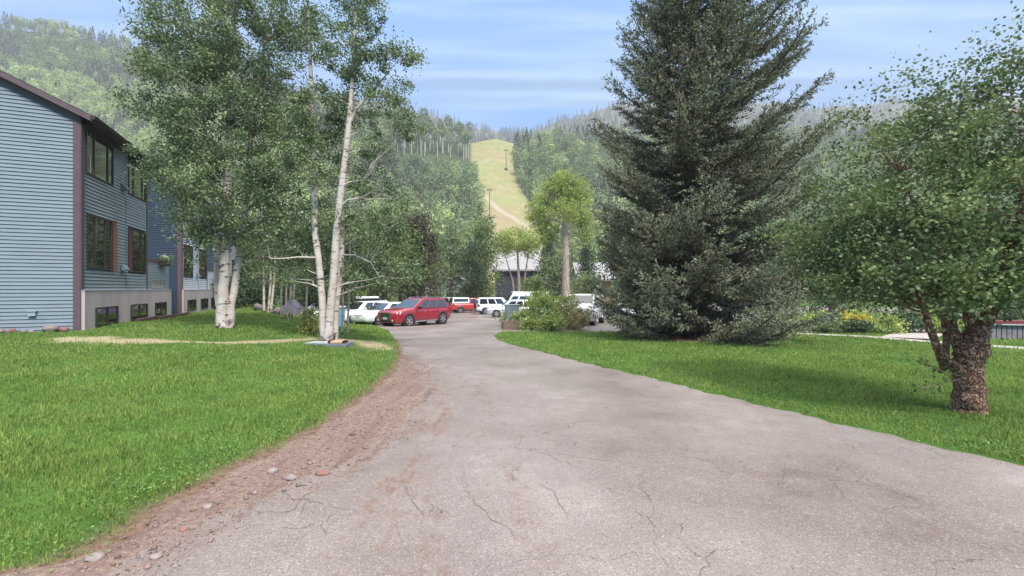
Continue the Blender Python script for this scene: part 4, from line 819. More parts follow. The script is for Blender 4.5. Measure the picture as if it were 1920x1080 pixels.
m_ = MB(); m_.box((-.40, -.38, 1.281), (.40, .38, 1.33)); m_.build('cap', mat('cabinet_cap', (.33, .36, .38), .5), v, bevel=.015); m_ = MB(); m_.box((-.32, -.365, .2), (-.01, -.352, 1.2)); m_.box((.01, -.365, .2), (.32, -.352, 1.2)); m_.build('door', mat('cabinet_door', (.24, .28, .30), .5), v)
p = at(958, 23.6); v = empty('stone_planter', p, R(8)); tag(v, 'low weathered brown timber planter at the tip of the right lawn', 'planter')
m_ = MB(); m_.box((-.42, -.25, -.05), (.42, -.18, .42)); m_.box((-.42, .6, -.05), (.42, .67, .42)); m_.box((-.42, -.17, -.05), (-.36, .59, .41)); m_.box((.36, -.17, -.05), (.42, .59, .41)); m_.build('boards', mat('planter_wood', (.22, .155, .12), .9, noise=6, var=.25, stretch=(1, 1, 6)), v, bevel=.01)
m_ = MB(); m_.box((-.36, -.17, 0), (.36, .6, .36)); m_.build('soil', M_mulch, v)
# low red-capped wall on the right
p = at(1858, 17.2); v = empty('slatted_wall', p, R(-14)); tag(v, 'low grey slatted wall with dark red cap behind the garden tree trunk', 'fence')
m_ = MB(); 
for q in range(44): m_.box((.01 + q * .16, -.02, 0), (.14 + q * .16, .02, .55))
m_.box((0, .022, 0), (7.1, .08, .54)); m_.build('slats', mat('grey_slats', (.24, .21, .22), .8, noise=5, var=.2), v)
m_ = MB(); m_.box((-.03, -.12, .552), (7.2, .22, .60)); m_.build('coping', M_cap, v); m_ = MB(); m_.box((-.03, -.10, .602), (7.2, .20, .72)); m_.build('red_cap', mat('red_cap', (.22, .035, .045), .6), v, bevel=.01)

# ------------------------------------------------------------------ vehicles
M_tyre = mat('tyre', (.02, .02, .02), .85); M_rim = mat('alloy', (.62, .62, .64), .28, metal=.9); M_rimd = mat('steel_rim', (.35, .35, .36), .4, metal=.7)
M_cglass = mat('car_glass', (.02, .025, .03), .03, spec=1, coat=1); M_chr = mat('chrome', (.75, .75, .77), .15, metal=1); M_blk = mat('black_plastic', (.018, .018, .02), .6)
M_head = mat('headlamp', (.75, .78, .8), .1, spec=1, coat=1); M_tail = mat('taillamp', (.35, .01, .015), .15, coat=1); M_amb = mat('indicator', (.7, .25, .03), .2)
M_plate = mat('number_plate', (.45, .50, .52), .5)
def paint(name, c, metal=0): return mat('paint_' + name, c, .28, metal=metal, coat=1, spec=.6)
def wheel_mesh(r, wd, rimr, rim_m, spokes):
    t = MB(); t.lathe([(rimr, -wd / 2), (r * .94, -wd / 2), (r, -wd * .35), (r, wd * .35), (r * .94, wd / 2), (rimr, wd / 2)], 28, ax='y', cap=False)
    rm = MB(); rm.lathe([(rimr, wd * .30), (rimr, wd * .48), (rimr * .9, wd * .48), (rimr * .88, wd * .22)], 24, ax='y', cap=False)
    for q in range(spokes):
        Mx = Matrix.Rotation(2 * math.pi * q / spokes, 4, 'Y'); rm.box((-.036, wd * .22, .03), (.036, wd * .44, rimr * .93), M=Mx)
    rm.lathe([(.075, wd * .2), (.07, wd * .47), (.02, wd * .48)], 12, ax='y')
    return t, rm
def car(name, loc, heading, label, L_, W_, H_, stations, cabins, body_m, wheels, r=.35, rim=None, spokes=6, extras=None, group='cars in the parking lot', cat='car', clad=None, rails=False, trimline=None):
    """local frame: nose +x. stations: (x, zbot, ztop, halfw). cabins: dict(xb,xt,wb,wt,zb,zt,mat,win=[(u0,u1)],front,rear)"""
    root = empty(name, loc, heading); tag(root, label, cat, group)
    def section(x, zb, zt, w_):
        h = zt - zb; half = [(0, zb), (w_ * .78, zb), (w_ * .93, zb + .05 * h), (w_ * .985, zb + .22 * h), (w_, zb + .50 * h), (w_ * .985, zb + .72 * h), (w_ * .95, zb + .88 * h), (w_ * .86, zb + .97 * h), (w_ * .6, zt), (0, zt + .015)]
        return [(x, y_, z_) for y_, z_ in half] + [(x, -y_, z_) for y_, z_ in half[-2:0:-1]]
    mb = MB(); rings = [section(*s_) for s_ in stations]; nn = len(rings[0]); vs = [v_ for r_ in rings for v_ in r_]
    fs = [(i * nn + j, i * nn + (j + 1) % nn, (i + 1) * nn + (j + 1) % nn, (i + 1) * nn + j) for i in range(len(rings) - 1) for j in range(nn)] + [tuple(range(nn)), tuple((len(rings) - 1) * nn + j for j in range(nn))]
    mb.add(vs, fs)
    # fender lips around the wheels
    for wx in wheels:
        for sy in (1, -1):
            mb.tube([(wx + (r + .075) * math.cos(t_), sy * (W_ / 2 - .015), r + (r + .075) * math.sin(t_)) for t_ in [math.pi * q / 14 for q in range(15)]], .035, 6)
    body = mb.build('body', body_m, root, smooth=True, angle=50)
    for wx in wheels:
        for sy in (1, -1):
            mbh = MB(); mbh.lathe([(r + .06, sy * (W_ / 2 - .30)), (r + .06, sy * (W_ / 2 + .006)), (.02, sy * (W_ / 2 + .006))], 24, M=Matrix.Translation((wx, 0, r)), ax='y'); mbh.build('wheel_arch', M_blk, root)

    for wx in wheels:
        for sy in (1, -1):
            t, rm = wheel_mesh(r, .22, r * .66, rim, spokes); wo = t.build('wheel', M_tyre, root, smooth=True); wo.location = (wx, sy * (W_ / 2 - .085), r); wo.rotation_euler = (0, random.uniform(0, 1), 0 if sy > 0 else math.pi)
            rm.build('rim', rim or M_rim, wo, smooth=True)
            db = MB(); db.lathe([(r * .62, .0), (r * .62, .045), (.01, .045)], 18, ax='y'); db.build('brake_disc', M_blk, wo)
    for ci, c in enumerate(cabins):
        (fb_, rb_), (ft_, rt_) = c['xb'], c['xt']; wb, wt, zb, zt = c['wb'], c['wt'], c['zb'], c['zt']
        cb = MB(); zc = zt + .03
        vs = [(fb_, wb, zb), (rb_, wb, zb), (rb_, -wb, zb), (fb_, -wb, zb), (ft_, wt, zt), (rt_, wt, zt), (rt_, -wt, zt), (ft_, -wt, zt)]
        xm = (ft_ + rt_) / 2; vs += [(ft_ - .05, 0, zc), (rt_ + .05, 0, zc)]
        cb.add(vs, [(3, 2, 1, 0), (0, 1, 5, 4), (2, 3, 7, 6), (0, 4, 8, 7, 3), (1, 2, 6, 9, 5), (4, 5, 9, 8), (6, 7, 8, 9)])
        cab = cb.build('cabin' if ci == 0 else 'topper', c['mat'], root, smooth=True, bevel=.05, seg=3, angle=60)
        def sidep(u_, v_, s): 
            a_ = Vector((fb_, wb, zb)).lerp(Vector((rb_, wb, zb)), u_); d_ = Vector((ft_, wt, zt)).lerp(Vector((rt_, wt, zt)), u_); q_ = a_.lerp(d_, v_); return Vector((q_.x, s * (q_.y + .006), q_.z))
        for (u0, u1) in c.get('win', []):
            for s in (1, -1):
                gm = MB(); v0, v1 = c.get('v', (.10, .84)); cs = [sidep(u0, v0, s), sidep(u1, v0, s), sidep(u1, v1, s), sidep(u0, v1, s)]; off = Vector((0, -s * .02, 0))
                gm.add(cs + [p_ + off for p_ in cs], [(0, 1, 2, 3), (7, 6, 5, 4), (0, 4, 5, 1), (1, 5, 6, 2), (2, 6, 7, 3), (3, 7, 4, 0)]); gm.build('side_window', M_cglass, cab)
        for nm_, on, xb_, xt_, sg in (('windscreen', c.get('front', True), fb_, ft_, 1), ('rear_window', c.get('rear', True), rb_, rt_, -1)):
            if on:
                d0 = .12; d1 = .90; pb = Vector((xb_ + (xt_ - xb_) * d0 + sg * .008, 0, zb + (zt - zb) * d0 + .008)); pt_ = Vector((xb_ + (xt_ - xb_) * d1 + sg * .008, 0, zb + (zt - zb) * d1 + .008)); w0 = wb + (wt - wb) * d0 - .06; w1 = wb + (wt - wb) * d1 - .07
                q_ = [pb + Vector((0, w0, 0)), pb - Vector((0, w0, 0)), pt_ - Vector((0, w1, 0)), pt_ + Vector((0, w1, 0))]; off = Vector((-sg * .02, 0, 0)); gm = MB(); gm.add(q_ + [p_ + off for p_ in q_], [(0, 1, 2, 3), (7, 6, 5, 4), (0, 4, 5, 1), (1, 5, 6, 2), (2, 6, 7, 3), (3, 7, 4, 0)]); gm.build(nm_, M_cglass, cab)
        if ci == 0 and c.get('mirror', True):
            for s in (1, -1):
                mm2 = MB(); mm2.box((fb_ - .62, s * (wb + .02), zb + .03), (fb_ - .50, s * (wb + .24), zb + .19)); mm2.build('mirror', body_m if not clad else M_blk, root, bevel=.03)
    if clad:
        cl = MB()
        for s in (1, -1): cl.box((wheels[1] + r + .1, s * (W_ / 2 - .03), .28), (wheels[0] - r - .1, s * (W_ / 2 + .012), clad))
        cl.build('sill_cladding', M_chr if trimline is None else trimline, root, bevel=.01)
    if rails:
        rl = MB(); c = cabins[0]
        for s in (1, -1): rl.tube([(c['xt'][0] - .1, s * (c['wt'] - .08), c['zt'] + .02), (c['xt'][0] - .25, s * (c['wt'] - .08), c['zt'] + .07), (c['xt'][1] + .25, s * (c['wt'] - .08), c['zt'] + .07), (c['xt'][1] + .1, s * (c['wt'] - .08), c['zt'] + .02)], .017, 6)
        rl.build('roof_rail', M_chr, root)
    if extras: extras(root, L_, W_, H_)
    return root
def front_kit(nose, zg0, zg1, gw, hl_z0, hl_z1, hl_in, hw, chrome=True, fog=True, plate=True):
    def fn(root, L_, W_, H_):
        gm = MB(); gm.box((nose - .05, -gw, zg0), (nose + .012, gw, zg1)); gr = gm.build('grille', M_blk, root, bevel=.02)
        if chrome:
            cm = MB(); cm.box((nose - .02, -gw - .03, zg1), (nose + .025, gw + .03, zg1 + .035)); cm.box((nose - .02, -gw - .03, zg0 - .035), (nose + .025, gw + .03, zg0)); cm.box((nose - .02, -gw - .03, zg0), (nose + .022, -gw, zg1)); cm.box((nose - .02, gw, zg0), (nose + .022, gw + .03, zg1))
            for q in range(1, 3): z_ = zg0 + (zg1 - zg0) * q / 3; cm.box((nose, -gw, z_ - .008), (nose + .02, gw, z_ + .008))
            cm.build('grille_trim', M_chr, gr)
        for s in (1, -1):
            h = MB(); h.add([(nose - .02, s * hl_in, hl_z0), (nose - .30, s * (hw + .012), hl_z0 + .06), (nose - .42, s * (hw + .0), hl_z1 + .02), (nose - .10, s * (hl_in + .05), hl_z1), (nose - .12, s * hl_in, hl_z0), (nose - .45, s * (hw - .06), hl_z0 + .06), (nose - .5, s * (hw - .06), hl_z1 + .02), (nose - .2, s * (hl_in + .05), hl_z1)],
                            [(0, 1, 2, 3), (7, 6, 5, 4), (0, 4, 5, 1), (1, 5, 6, 2), (2, 6, 7, 3), (3, 7, 4, 0)]); h.build('headlight', M_head, root)
            if fog: f = MB(); f.lathe([(.055, nose - .05), (.055, nose + .004), (.01, nose + .006)], 12, M=Matrix.Translation((0, 0, 0)) @ Matrix.Translation((0, s * (hl_in + .12), .45)) @ Matrix.Rotation(-math.pi / 2, 4, 'Z'), ax='y'); f.build('fog_lamp', M_head, root)
        lo = MB(); lo.box((nose - .06, -gw - .1, .34), (nose + .008, gw + .1, .47)); lo.build('lower_intake', M_blk, root, bevel=.02)
        if plate: pl_ = MB(); pl_.box((nose, -.16, .49), (nose + .035, .16, .62)); pl_.build('number_plate', M_plate, root)
        tl = [(-L_ / 2 + .05)]
        for s in (1, -1): t_ = MB(); t_.box((-L_ / 2 + .02, s * (W_ / 2 - .18), .85), (-L_ / 2 + .30, s * (W_ / 2 - .005), 1.08)); t_.build('taillight', M_tail, root, bevel=.02)
        for s in (1, -1):
            for xx_ in (.25, -.75): dh = MB(); dh.box((xx_ - .09, s * (W_ / 2 - .02), .93), (xx_ + .09, s * (W_ / 2 + .022), .96)); dh.build('door_handle', M_chr, root)
        pass
        for s in (1, -1):
            for xx_ in (.85, -.12, -1.05): ds = MB(); ds.box((xx_ - .006, s * (W_ / 2 - .03), .38), (xx_ + .006, s * (W_ / 2 + .0015), 1.02)); ds.build('door_gap', M_blk, root)
    return fn
def head_from(px_f, Yf, px_r, Yr): 
    a_, b_ = at(px_f, Yf), at(px_r, Yr); return math.atan2(a_.y - b_.y, a_.x - b_.x), (a_ + b_) / 2
red = paint('red', (.27, .003, .014)); white = paint('white', (.78, .79, .80)); silver = paint('silver', (.55, .57, .60), .3); black = paint('charcoal', (.04, .045, .05)); red2 = paint('scarlet', (.50, .03, .03)); dgrey = paint('slate', (.09, .10, .12))
suv_st = [(2.50, .42, .70, .60), (2.46, .30, .88, .78), (2.34, .26, .98, .89), (2.1, .24, 1.03, .955), (1.55, .24, 1.13, .985), (1.0, .24, 1.17, .99), (.3, .24, 1.10, .995), (-1.6, .24, 1.12, .995), (-2.1, .26, 1.14, .97), (-2.38, .34, 1.10, .92), (-2.50, .45, 1.0, .82)]
hd, ctr = head_from(749, 28.0, 807, 30.3)
suv_cab = dict(xb=(1.22, -2.42), xt=(.10, -1.95), wb=.93, wt=.70, zb=1.06, zt=1.70, mat=red, win=[(.13, .36), (.385, .60), (.63, .92)])
car('parked_car', ctr, hd, 'shiny red crossover with chrome-trimmed grille, nearest parked car left of the drive', 5.0, 1.99, 1.77, suv_st, [suv_cab], red, (1.5, -1.5), r=.40, rim=M_rim, spokes=6, extras=front_kit(2.50, .60, .86, .44, .74, .95, .48, .93), clad=.36, rails=True)
def offs(k, fwd=0):   # k-th slot to the far left of the red car
    d = Vector((math.cos(hd + math.pi / 2), math.sin(hd + math.pi / 2), 0)) * -2.75 * k + Vector((math.cos(hd), math.sin(hd), 0)) * fwd
    p_ = ctr + d; p_.z = float(Hroad(p_.y)); return p_
sed_st = [(2.30, .40, .60, .60), (2.26, .28, .74, .76), (2.1, .22, .82, .85), (1.6, .20, .90, .90), (.9, .20, .97, .91), (0, .20, .95, .915), (-1.2, .20, .98, .91), (-1.8, .22, 1.0, .89), (-2.15, .28, .98, .84), (-2.28, .42, .90, .74)]
def sedcab(m, zt=1.44): return dict(xb=(1.05, -1.75), xt=(.15, -1.0), wb=.84, wt=.62, zb=.90, zt=zt, mat=m, win=[(.16, .48), (.51, .84)])
def wagcab(m, zt=1.52): return dict(xb=(1.05, -2.12), xt=(.20, -1.80), wb=.84, wt=.66, zb=.90, zt=zt, mat=m, win=[(.13, .38), (.41, .64), (.67, .90)])
fk = front_kit(2.27, .50, .66, .36, .62, .76, .45, .86)
# flip the row so it runs away to the left
sgn = 1 if (Vector((math.cos(hd - math.pi / 2), math.sin(hd - math.pi / 2), 0)).y > 0) else -1
def slot(k, fwd=0):
    d = Vector((math.cos(hd - sgn * math.pi / 2), math.sin(hd - sgn * math.pi / 2), 0)) * 2.7 * k + Vector((math.cos(hd), math.sin(hd), 0)) * fwd
    p_ = ctr + d; p_.z = float(Hroad(p_.y)); return p_
car('parked_car', slot(1, .05), hd, 'white sedan parked immediately beyond the red crossover', 4.6, 1.82, 1.45, sed_st, [sedcab(white)], white, (1.4, -1.35), r=.32, rim=M_rim, extras=fk)
def rack(root, L_, W_, H_):
    fk(root, L_, W_, H_); b_ = MB(); b_.box((-1.4, -.5, 1.62), (.2, .5, 1.66)); b_.box((-1.1, -.62, 1.545), (-1.04, .62, 1.62)); b_.box((-.1, -.62, 1.545), (-.04, .62, 1.62)); b_.build('roof_rack', M_blk, root)
    q_ = MB(); q_.box((-1.3, -.34, 1.662), (.3, .34, 1.84)); q_.build('roof_box', white, root, bevel=.07, seg=3)
car('parked_car', slot(2, -.1), hd, 'white wagon with roof rack and cargo box, third car from the drive', 4.6, 1.82, 1.52, sed_st, [wagcab(white)], white, (1.4, -1.35), r=.33, rim=M_rim, extras=rack)
car('parked_car', slot(3.05, .1), hd, 'silver-white sedan fourth in the row left of the drive', 4.6, 1.82, 1.45, sed_st, [sedcab(silver)], silver, (1.4, -1.35), r=.32, rim=M_rim, extras=fk)
def rack2(root, L_, W_, H_):
    fk(root, L_, W_, H_); b_ = MB(); b_.box((-1.5, -.6, 1.60), (.25, .6, 1.65)); b_.box((-1.1, -.62, 1.545), (-1.04, .62, 1.60)); b_.box((-.1, -.62, 1.545), (-.04, .62, 1.60)); b_.build('roof_rack', M_blk, root)
car('parked_car', slot(4.1, 0), hd, 'white wagon with an empty black roof rack, last of the row left of the drive', 4.6, 1.82, 1.52, sed_st, [wagcab(white)], white, (1.4, -1.35), r=.33, rim=M_rim, extras=rack2)
# far side of the lot
Yf = 54
def far(px, Y, hdeg): p_ = at(px, Y); return p_, R(hdeg)
boxy = [(2.1, .45, .85, .70), (2.06, .40, .98, .82), (1.6, .40, 1.08, .86), (.8, .40, 1.12, .87), (-1.6, .40, 1.12, .87), (-2.0, .42, 1.10, .86), (-2.1, .48, 1.0, .8)]
def spare(root, L_, W_, H_):
    fk2(root, L_, W_, H_); s_ = MB(); s_.lathe([(.1, -L_ / 2 - .22), (.34, -L_ / 2 - .2), (.36, -L_ / 2 - .1), (.34, -L_ / 2), (.1, -L_ / 2)], 20, M=Matrix.Translation((0, 0, 1.0)) @ Matrix.Rotation(-math.pi / 2, 4, 'Z'), ax='y'); s_.build('spare_wheel', M_tyre, root)
fk2 = front_kit(2.06, .72, .95, .35, .74, .92, .42, .80, chrome=False)
p_, h_ = far(851, 58, 60)
car('parked_jeep', p_, h_, 'dark slate off-roader with pale hardtop at the far left of the lot', 4.1, 1.75, 1.8, boxy, [dict(xb=(.75, -2.0), xt=(.5, -1.95), wb=.80, wt=.72, zb=1.10, zt=1.78, mat=mat('cream_top', (.6, .58, .5), .5), win=[(.06, .32), (.36, .92)])], dgrey, (1.3, -1.25), r=.38, rim=M_rimd, extras=spare)
pk = [(2.65, .45, .85, .72), (2.6, .40, .98, .88), (2.2, .40, 1.06, .93), (1.2, .40, 1.12, .95), (.2, .40, 1.12, .95), (-2.4, .40, 1.14, .95), (-2.62, .46, 1.12, .93)]
p_, h_ = far(884, 54, 22)
car('pickup_truck', p_, h_, 'red pickup with white camper topper across the lot', 5.2, 1.9, 1.8, pk, [dict(xb=(1.25, -.45), xt=(.65, -.38), wb=.86, wt=.72, zb=1.10, zt=1.74, mat=red2, win=[(.14, .50), (.54, .92)]), dict(xb=(-.48, -2.6), xt=(-.5, -2.45), wb=.90, wt=.80, zb=1.12, zt=1.80, mat=white, win=[(.08, .92)], front=False, v=(.3, .8))], red2, (1.7, -1.6), r=.38, rim=M_rim, extras=front_kit(2.6, .68, .95, .4, .74, .92, .5, .9))
p_, h_ = far(914, 58, 10)
car('parked_car', p_, h_, 'small red car half hidden behind the white four-wheel drive across the lot', 4.2, 1.75, 1.5, boxy, [dict(xb=(.9, -2.0), xt=(.3, -1.8), wb=.80, wt=.66, zb=1.06, zt=1.62, mat=red2, win=[(.14, .45), (.5, .9)])], red2, (1.3, -1.25), r=.33, rim=M_rimd, extras=fk2)
bigsuv = [(2.3, .45, .85, .75), (2.25, .40, .98, .88), (1.8, .40, 1.08, .92), (1.0, .40, 1.12, .93), (-1.9, .40, 1.12, .93), (-2.25, .42, 1.10, .91), (-2.32, .48, 1.0, .85)]
p_, h_ = far(932, 49, 12)
car('parked_car', p_, h_, 'white boxy four-wheel drive with spare wheel and dark windows across the lot', 4.6, 1.86, 1.85, bigsuv, [dict(xb=(1.1, -2.2), xt=(.55, -2.1), wb=.86, wt=.74, zb=1.08, zt=1.80, mat=white, win=[(.12, .36), (.40, .64), (.68, .94)])], white, (1.45, -1.4), r=.38, rim=M_rimd, extras=spare)
p_, h_ = far(958, 42, 186)
car('parked_car', p_, h_, 'silver-white hatchback in front of the boxy white four-wheel drive', 4.6, 1.82, 1.6, sed_st, [wagcab(silver, 1.58)], silver, (1.4, -1.35), r=.34, rim=M_rim, extras=fk)
van_st = [(2.7, .45, .9, .82), (2.62, .36, 1.15, .92), (2.1, .34, 1.35, .98), (1.8, .34, 1.42, .99), (-2.6, .34, 1.42, 1.0), (-2.75, .40, 1.38, .98)]
def van(px, Y, hdeg, label, zt):
    p_, h_ = far(px, Y, hdeg)
    car('van', p_, h_, label, 5.4, 2.0, zt, van_st, [dict(xb=(1.95, -2.7), xt=(1.3, -2.62), wb=.94, wt=.86, zb=1.36, zt=zt, mat=white, win=[(.05, .20), (.24, .5)], v=(.1, .55))], white, (1.75, -1.7), r=.37, rim=M_rimd, extras=front_kit(2.66, .62, .86, .5, .80, 1.0, .55, .93, chrome=False), cat='van', group='vans in the parking lot')
van(982, 50, 190, 'tall white van standing behind the silver hatchback', 2.45)
van(1096, 30, 250, 'white van with its nose towards the lawn left of the spruce', 1.98)
for px, Y, lb, pm in ((1040, 37, 'white hatchback hidden behind the flowering shrub', white), (1178, 33, 'silver car glimpsed through the left part of the spruce', silver), (1245, 31, 'white car glimpsed low through the spruce beside its trunk', white), (1330, 33, 'charcoal car glimpsed through the right part of the spruce', black)):
    p_, h_ = far(px, Y, 255); car('parked_car', p_, h_, lb, 4.6, 1.82, 1.45, sed_st, [sedcab(pm) if pm is not white else wagcab(pm)], pm, (1.4, -1.35), r=.33, rim=M_rim, extras=fk)

# ------------------------------------------------------------------ background buildings
M_wroof = mat('pale_metal_roof', (.30, .28, .28), .6, noise=1, var=.06); M_dwall = mat('dark_board_wall', (.045, .04, .055), .8, noise=2, var=.2); M_brwall = mat('brown_wall', (.30, .17, .10), .8, noise=1, var=.15); M_grwall = mat('grey_wall', (.30, .34, .38), .8)
def lodge(loc, rz, w_, d_, he, hr, wall, roofm, label, posts=0):
    root = empty('lodge_building', loc, rz); tag(root, label, 'building'); m_ = MB(); m_.prism([(-w_ / 2, -1), (w_ / 2, -1), (w_ / 2, he), (0, hr - .1), (-w_ / 2, he)], -d_ / 2, d_ / 2, ax='y')
    m_.build('wall', wall, root); r_ = MB(); sl = (hr - he) / (w_ / 2)
    for s in (1, -1): r_.add([(s * (w_ / 2 + .7), -d_ / 2 - .8, he - .7 * sl + .06), (0, -d_ / 2 - .8, hr + .06), (0, d_ / 2 + .8, hr + .06), (s * (w_ / 2 + .7), d_ / 2 + .8, he - .7 * sl + .06), (s * (w_ / 2 + .7), -d_ / 2 - .8, he - .7 * sl + .36), (0, -d_ / 2 - .8, hr + .36), (0, d_ / 2 + .8, hr + .36), (s * (w_ / 2 + .7), d_ / 2 + .8, he - .7 * sl + .36)], [(0, 1, 2, 3), (7, 6, 5, 4), (0, 4, 5, 1), (3, 2, 6, 7), (0, 3, 7, 4)])
    r_.build('roof', roofm, root)
    for q in range(4):
        xw = -w_ / 2 + w_ * (q + .5) / 4
        for lev in range(max(1, int(he / 2.8))):
            f = MB(); z0 = .9 + lev * 2.8; f.box((xw - .6, -d_ / 2 - .05, z0), (xw + .6, -d_ / 2 + .01, z0 + 1.3)); fo = f.build('window', M_cap, root); gg = MB(); gg.box((xw - .52, -d_ / 2 - .06, z0 + .08), (xw + .52, -d_ / 2 - .052, z0 + 1.22)); gg.build('glass', M_glass, fo)
    return root
# centre: pale roof slope facing us, dark wall under it -> ridge runs across
lodge((P(970, 541, 88).x, 88, -1.45), R(90 - 4), 11, 7.5, 6.6, 10.2, M_dwall, M_wroof, 'dark-walled lodge with pale metal roof behind the thin multi-stemmed tree')
lodge((P(1108, 541, 82).x, 82, -1.45), R(90), 9, 5, 4.7, 7.4, M_brwall, M_wroof, 'brown lodge with white roof between the cottonwood and the spruce')
lodge((P(832, 541, 92).x, 92, -1.45), R(10), 7, 8, 4.8, 6.6, M_grwall, M_wroof, 'small grey-blue house glimpsed behind the trees beyond the red car')

# ------------------------------------------------------------------ valley trees
def bg_tree(name, px, Y, top, bot, wpx, m, label, n=150, lsz=.26, lper=34, trunk=True, mb=None, shape='oval', rb_=.22, spread=None, two=False, group='trees around the parking lot'):
    """top/bot = photo rows of crown top and bottom; wpx = crown width in photo pixels"""
    b = at(px, Y); k = Y / F; zt = CAMZ + (HY - top) * k - b.z; z0 = CAMZ + (HY - bot) * k - b.z; z0 = max(z0, .2); h = zt - z0; rx = wpx * k / 2
    if shape == 'oval': bl = [(0, 0, z0 + h * .5, rx, rx, h * .5, n), (rx * .35, 0, z0 + h * .35, rx * .7, rx * .8, h * .3, n // 3), (-rx * .3, 0, z0 + h * .7, rx * .6, rx * .7, h * .28, n // 3)]
    elif shape == 'cone': bl = [(0, 0, z0 + h * (.1 + .85 * q / 8), rx * (1 - q / 8.6), rx * (1 - q / 8.6), h * .09, int(n * (1 - q / 9) / 3.5) + 3) for q in range(9)]
    elif shape == 'column': bl = [(random.uniform(-.2, .2) * rx, 0, z0 + h * (q + .5) / 5, rx * [.85, 1, 1, .85, .5][q], rx * .9, h * .14, n // 4) for q in range(5)]
    elif shape == 'umbrella': bl = [(0, 0, z0 + h * .6, rx, rx, h * .4, n), (-rx * .55, 0, z0 + h * .35, rx * .45, rx * .6, h * .35, n // 3), (rx * .5, 0, z0 + h * .35, rx * .45, rx * .6, h * .35, n // 3)]
    tr = [([(0, 0, -.1), (.1, 0, zt * .35), (-.1, .1, zt * .65), (0, 0, zt * .9)], [rb_ * 1.2, rb_, rb_ * .6, .03])]
    if two: tr += [([(.3, 0, -.1), (1.0, 0, zt * .4), (1.6, 0, zt * .7)], [rb_ * .8, rb_ * .6, .04]), ([(-.4, 0, -.1), (-.9, 0, zt * .35), (-2.2, 0, zt * .7)], [rb_ * .7, rb_ * .5, .04])]
    return tree(name, b, tr, bl, lsz, lper, spread or lsz * 2.0, mb or M_bark, m, label, 'tree', group, limbs=24, limb=.09, trunk_n=7)
bg_tree('broadleaf_tree', 720, 44, 395, 565, 150, M_mid, 'mid-green broadleaf tree behind the row of white cars', 210, .22)
bg_tree('broadleaf_tree', 750, 50, 380, 480, 120, M_pale, 'pale yellow-topped tree peeping over the mid-green tree by the white cars', 150, .24)
bg_tree('dark_conifer', 790, 46, 405, 560, 84, M_brownleaf, 'dark russet conifer directly behind the red crossover', 190, .20, shape='column')
bg_tree('broadleaf_tree', 815, 56, 435, 560, 40, M_mid, 'slim green tree against the right side of the russet conifer', 70, .24, shape='column')
bg_tree('broadleaf_tree', 846, 62, 430, 560, 50, M_aleaf, 'blue-green columnar tree over the slate off-roader', 110, .26, shape='column')
bg_tree('broadleaf_tree', 903, 64, 413, 560, 74, M_mid, 'tall light-green tree left of the dark-walled lodge', 170, .28, shape='column')
bg_tree('broadleaf_tree', 885, 60, 455, 562, 50, M_deep, 'darker low tree in front of the tall light-green tree', 90, .24, shape='column')
bg_tree('willow_tree', 972, 70, 428, 482, 96, M_lime, 'pale lime tree with bare forked stems in front of the dark lodge', 120, .26, mb=M_pbark, shape='umbrella', rb_=.25, two=True)
YC = 46.0; bC = at(1061, YC)
def cwb(px, py, dy, rx, rz, n): q = P(px, py, YC + dy) - bC; k = YC / F; return (q.x, q.y, q.z, rx * k, rx * k * .8, rz * k, n)
tree('cottonwood_tree', bC, [([(0, 0, -.1), rel(bC, 1061, 500, YC), rel(bC, 1060, 440, YC), rel(bC, 1058, 400, YC)], [.42, .36, .33, .26]), ([rel(bC, 1059, 410, YC), rel(bC, 1040, 370, YC), rel(bC, 1030, 340, YC)], [.2, .13, .04]), ([rel(bC, 1059, 405, YC), rel(bC, 1075, 365, YC), rel(bC, 1080, 335, YC)], [.2, .13, .04])],
     [cwb(1062, 352, 0, 34, 30, 46), cwb(1035, 360, .5, 26, 26, 26), cwb(1088, 365, .3, 20, 26, 20), cwb(1008, 398, 0, 20, 26, 22), cwb(1030, 430, .8, 22, 26, 20), cwb(1092, 410, .3, 18, 26, 18), cwb(1100, 445, .6, 12, 16, 8), cwb(1055, 395, 1.6, 40, 24, 22), cwb(1014, 440, .3, 12, 18, 7), cwb(1062, 392, -1.0, 30, 22, 18)],
     .17, 90, .34, M_pbark, M_lime, 'tall rounded lime-green cottonwood on a pale straight trunk', 'tree', 'trees around the parking lot', limbs=40, limb=.07)
bg_tree('conifer_tree', 1028, 66, 440, 560, 60, M_deep, 'dark conifer just left of the cottonwood trunk', 110, .26, shape='cone')
bg_tree('broadleaf_tree', 1045, 56, 475, 560, 50, M_aleaf, 'grey-green tree at the foot of the cottonwood', 60, .24)
bg_tree('broadleaf_tree', 1108, 52, 515, 566, 60, M_pale, 'soft pale willow bush below the brown lodge', 60, .22)
bg_tree('conifer_tree', 1100, 72, 455, 545, 40, M_deep, 'small dark conifer between the cottonwood and the spruce', 70, .28, shape='cone')
bg_tree('broadleaf_tree', 1010, 60, 520, 562, 56, M_mid, 'low green shrub-like tree right of the dark lodge wall', 50, .24)
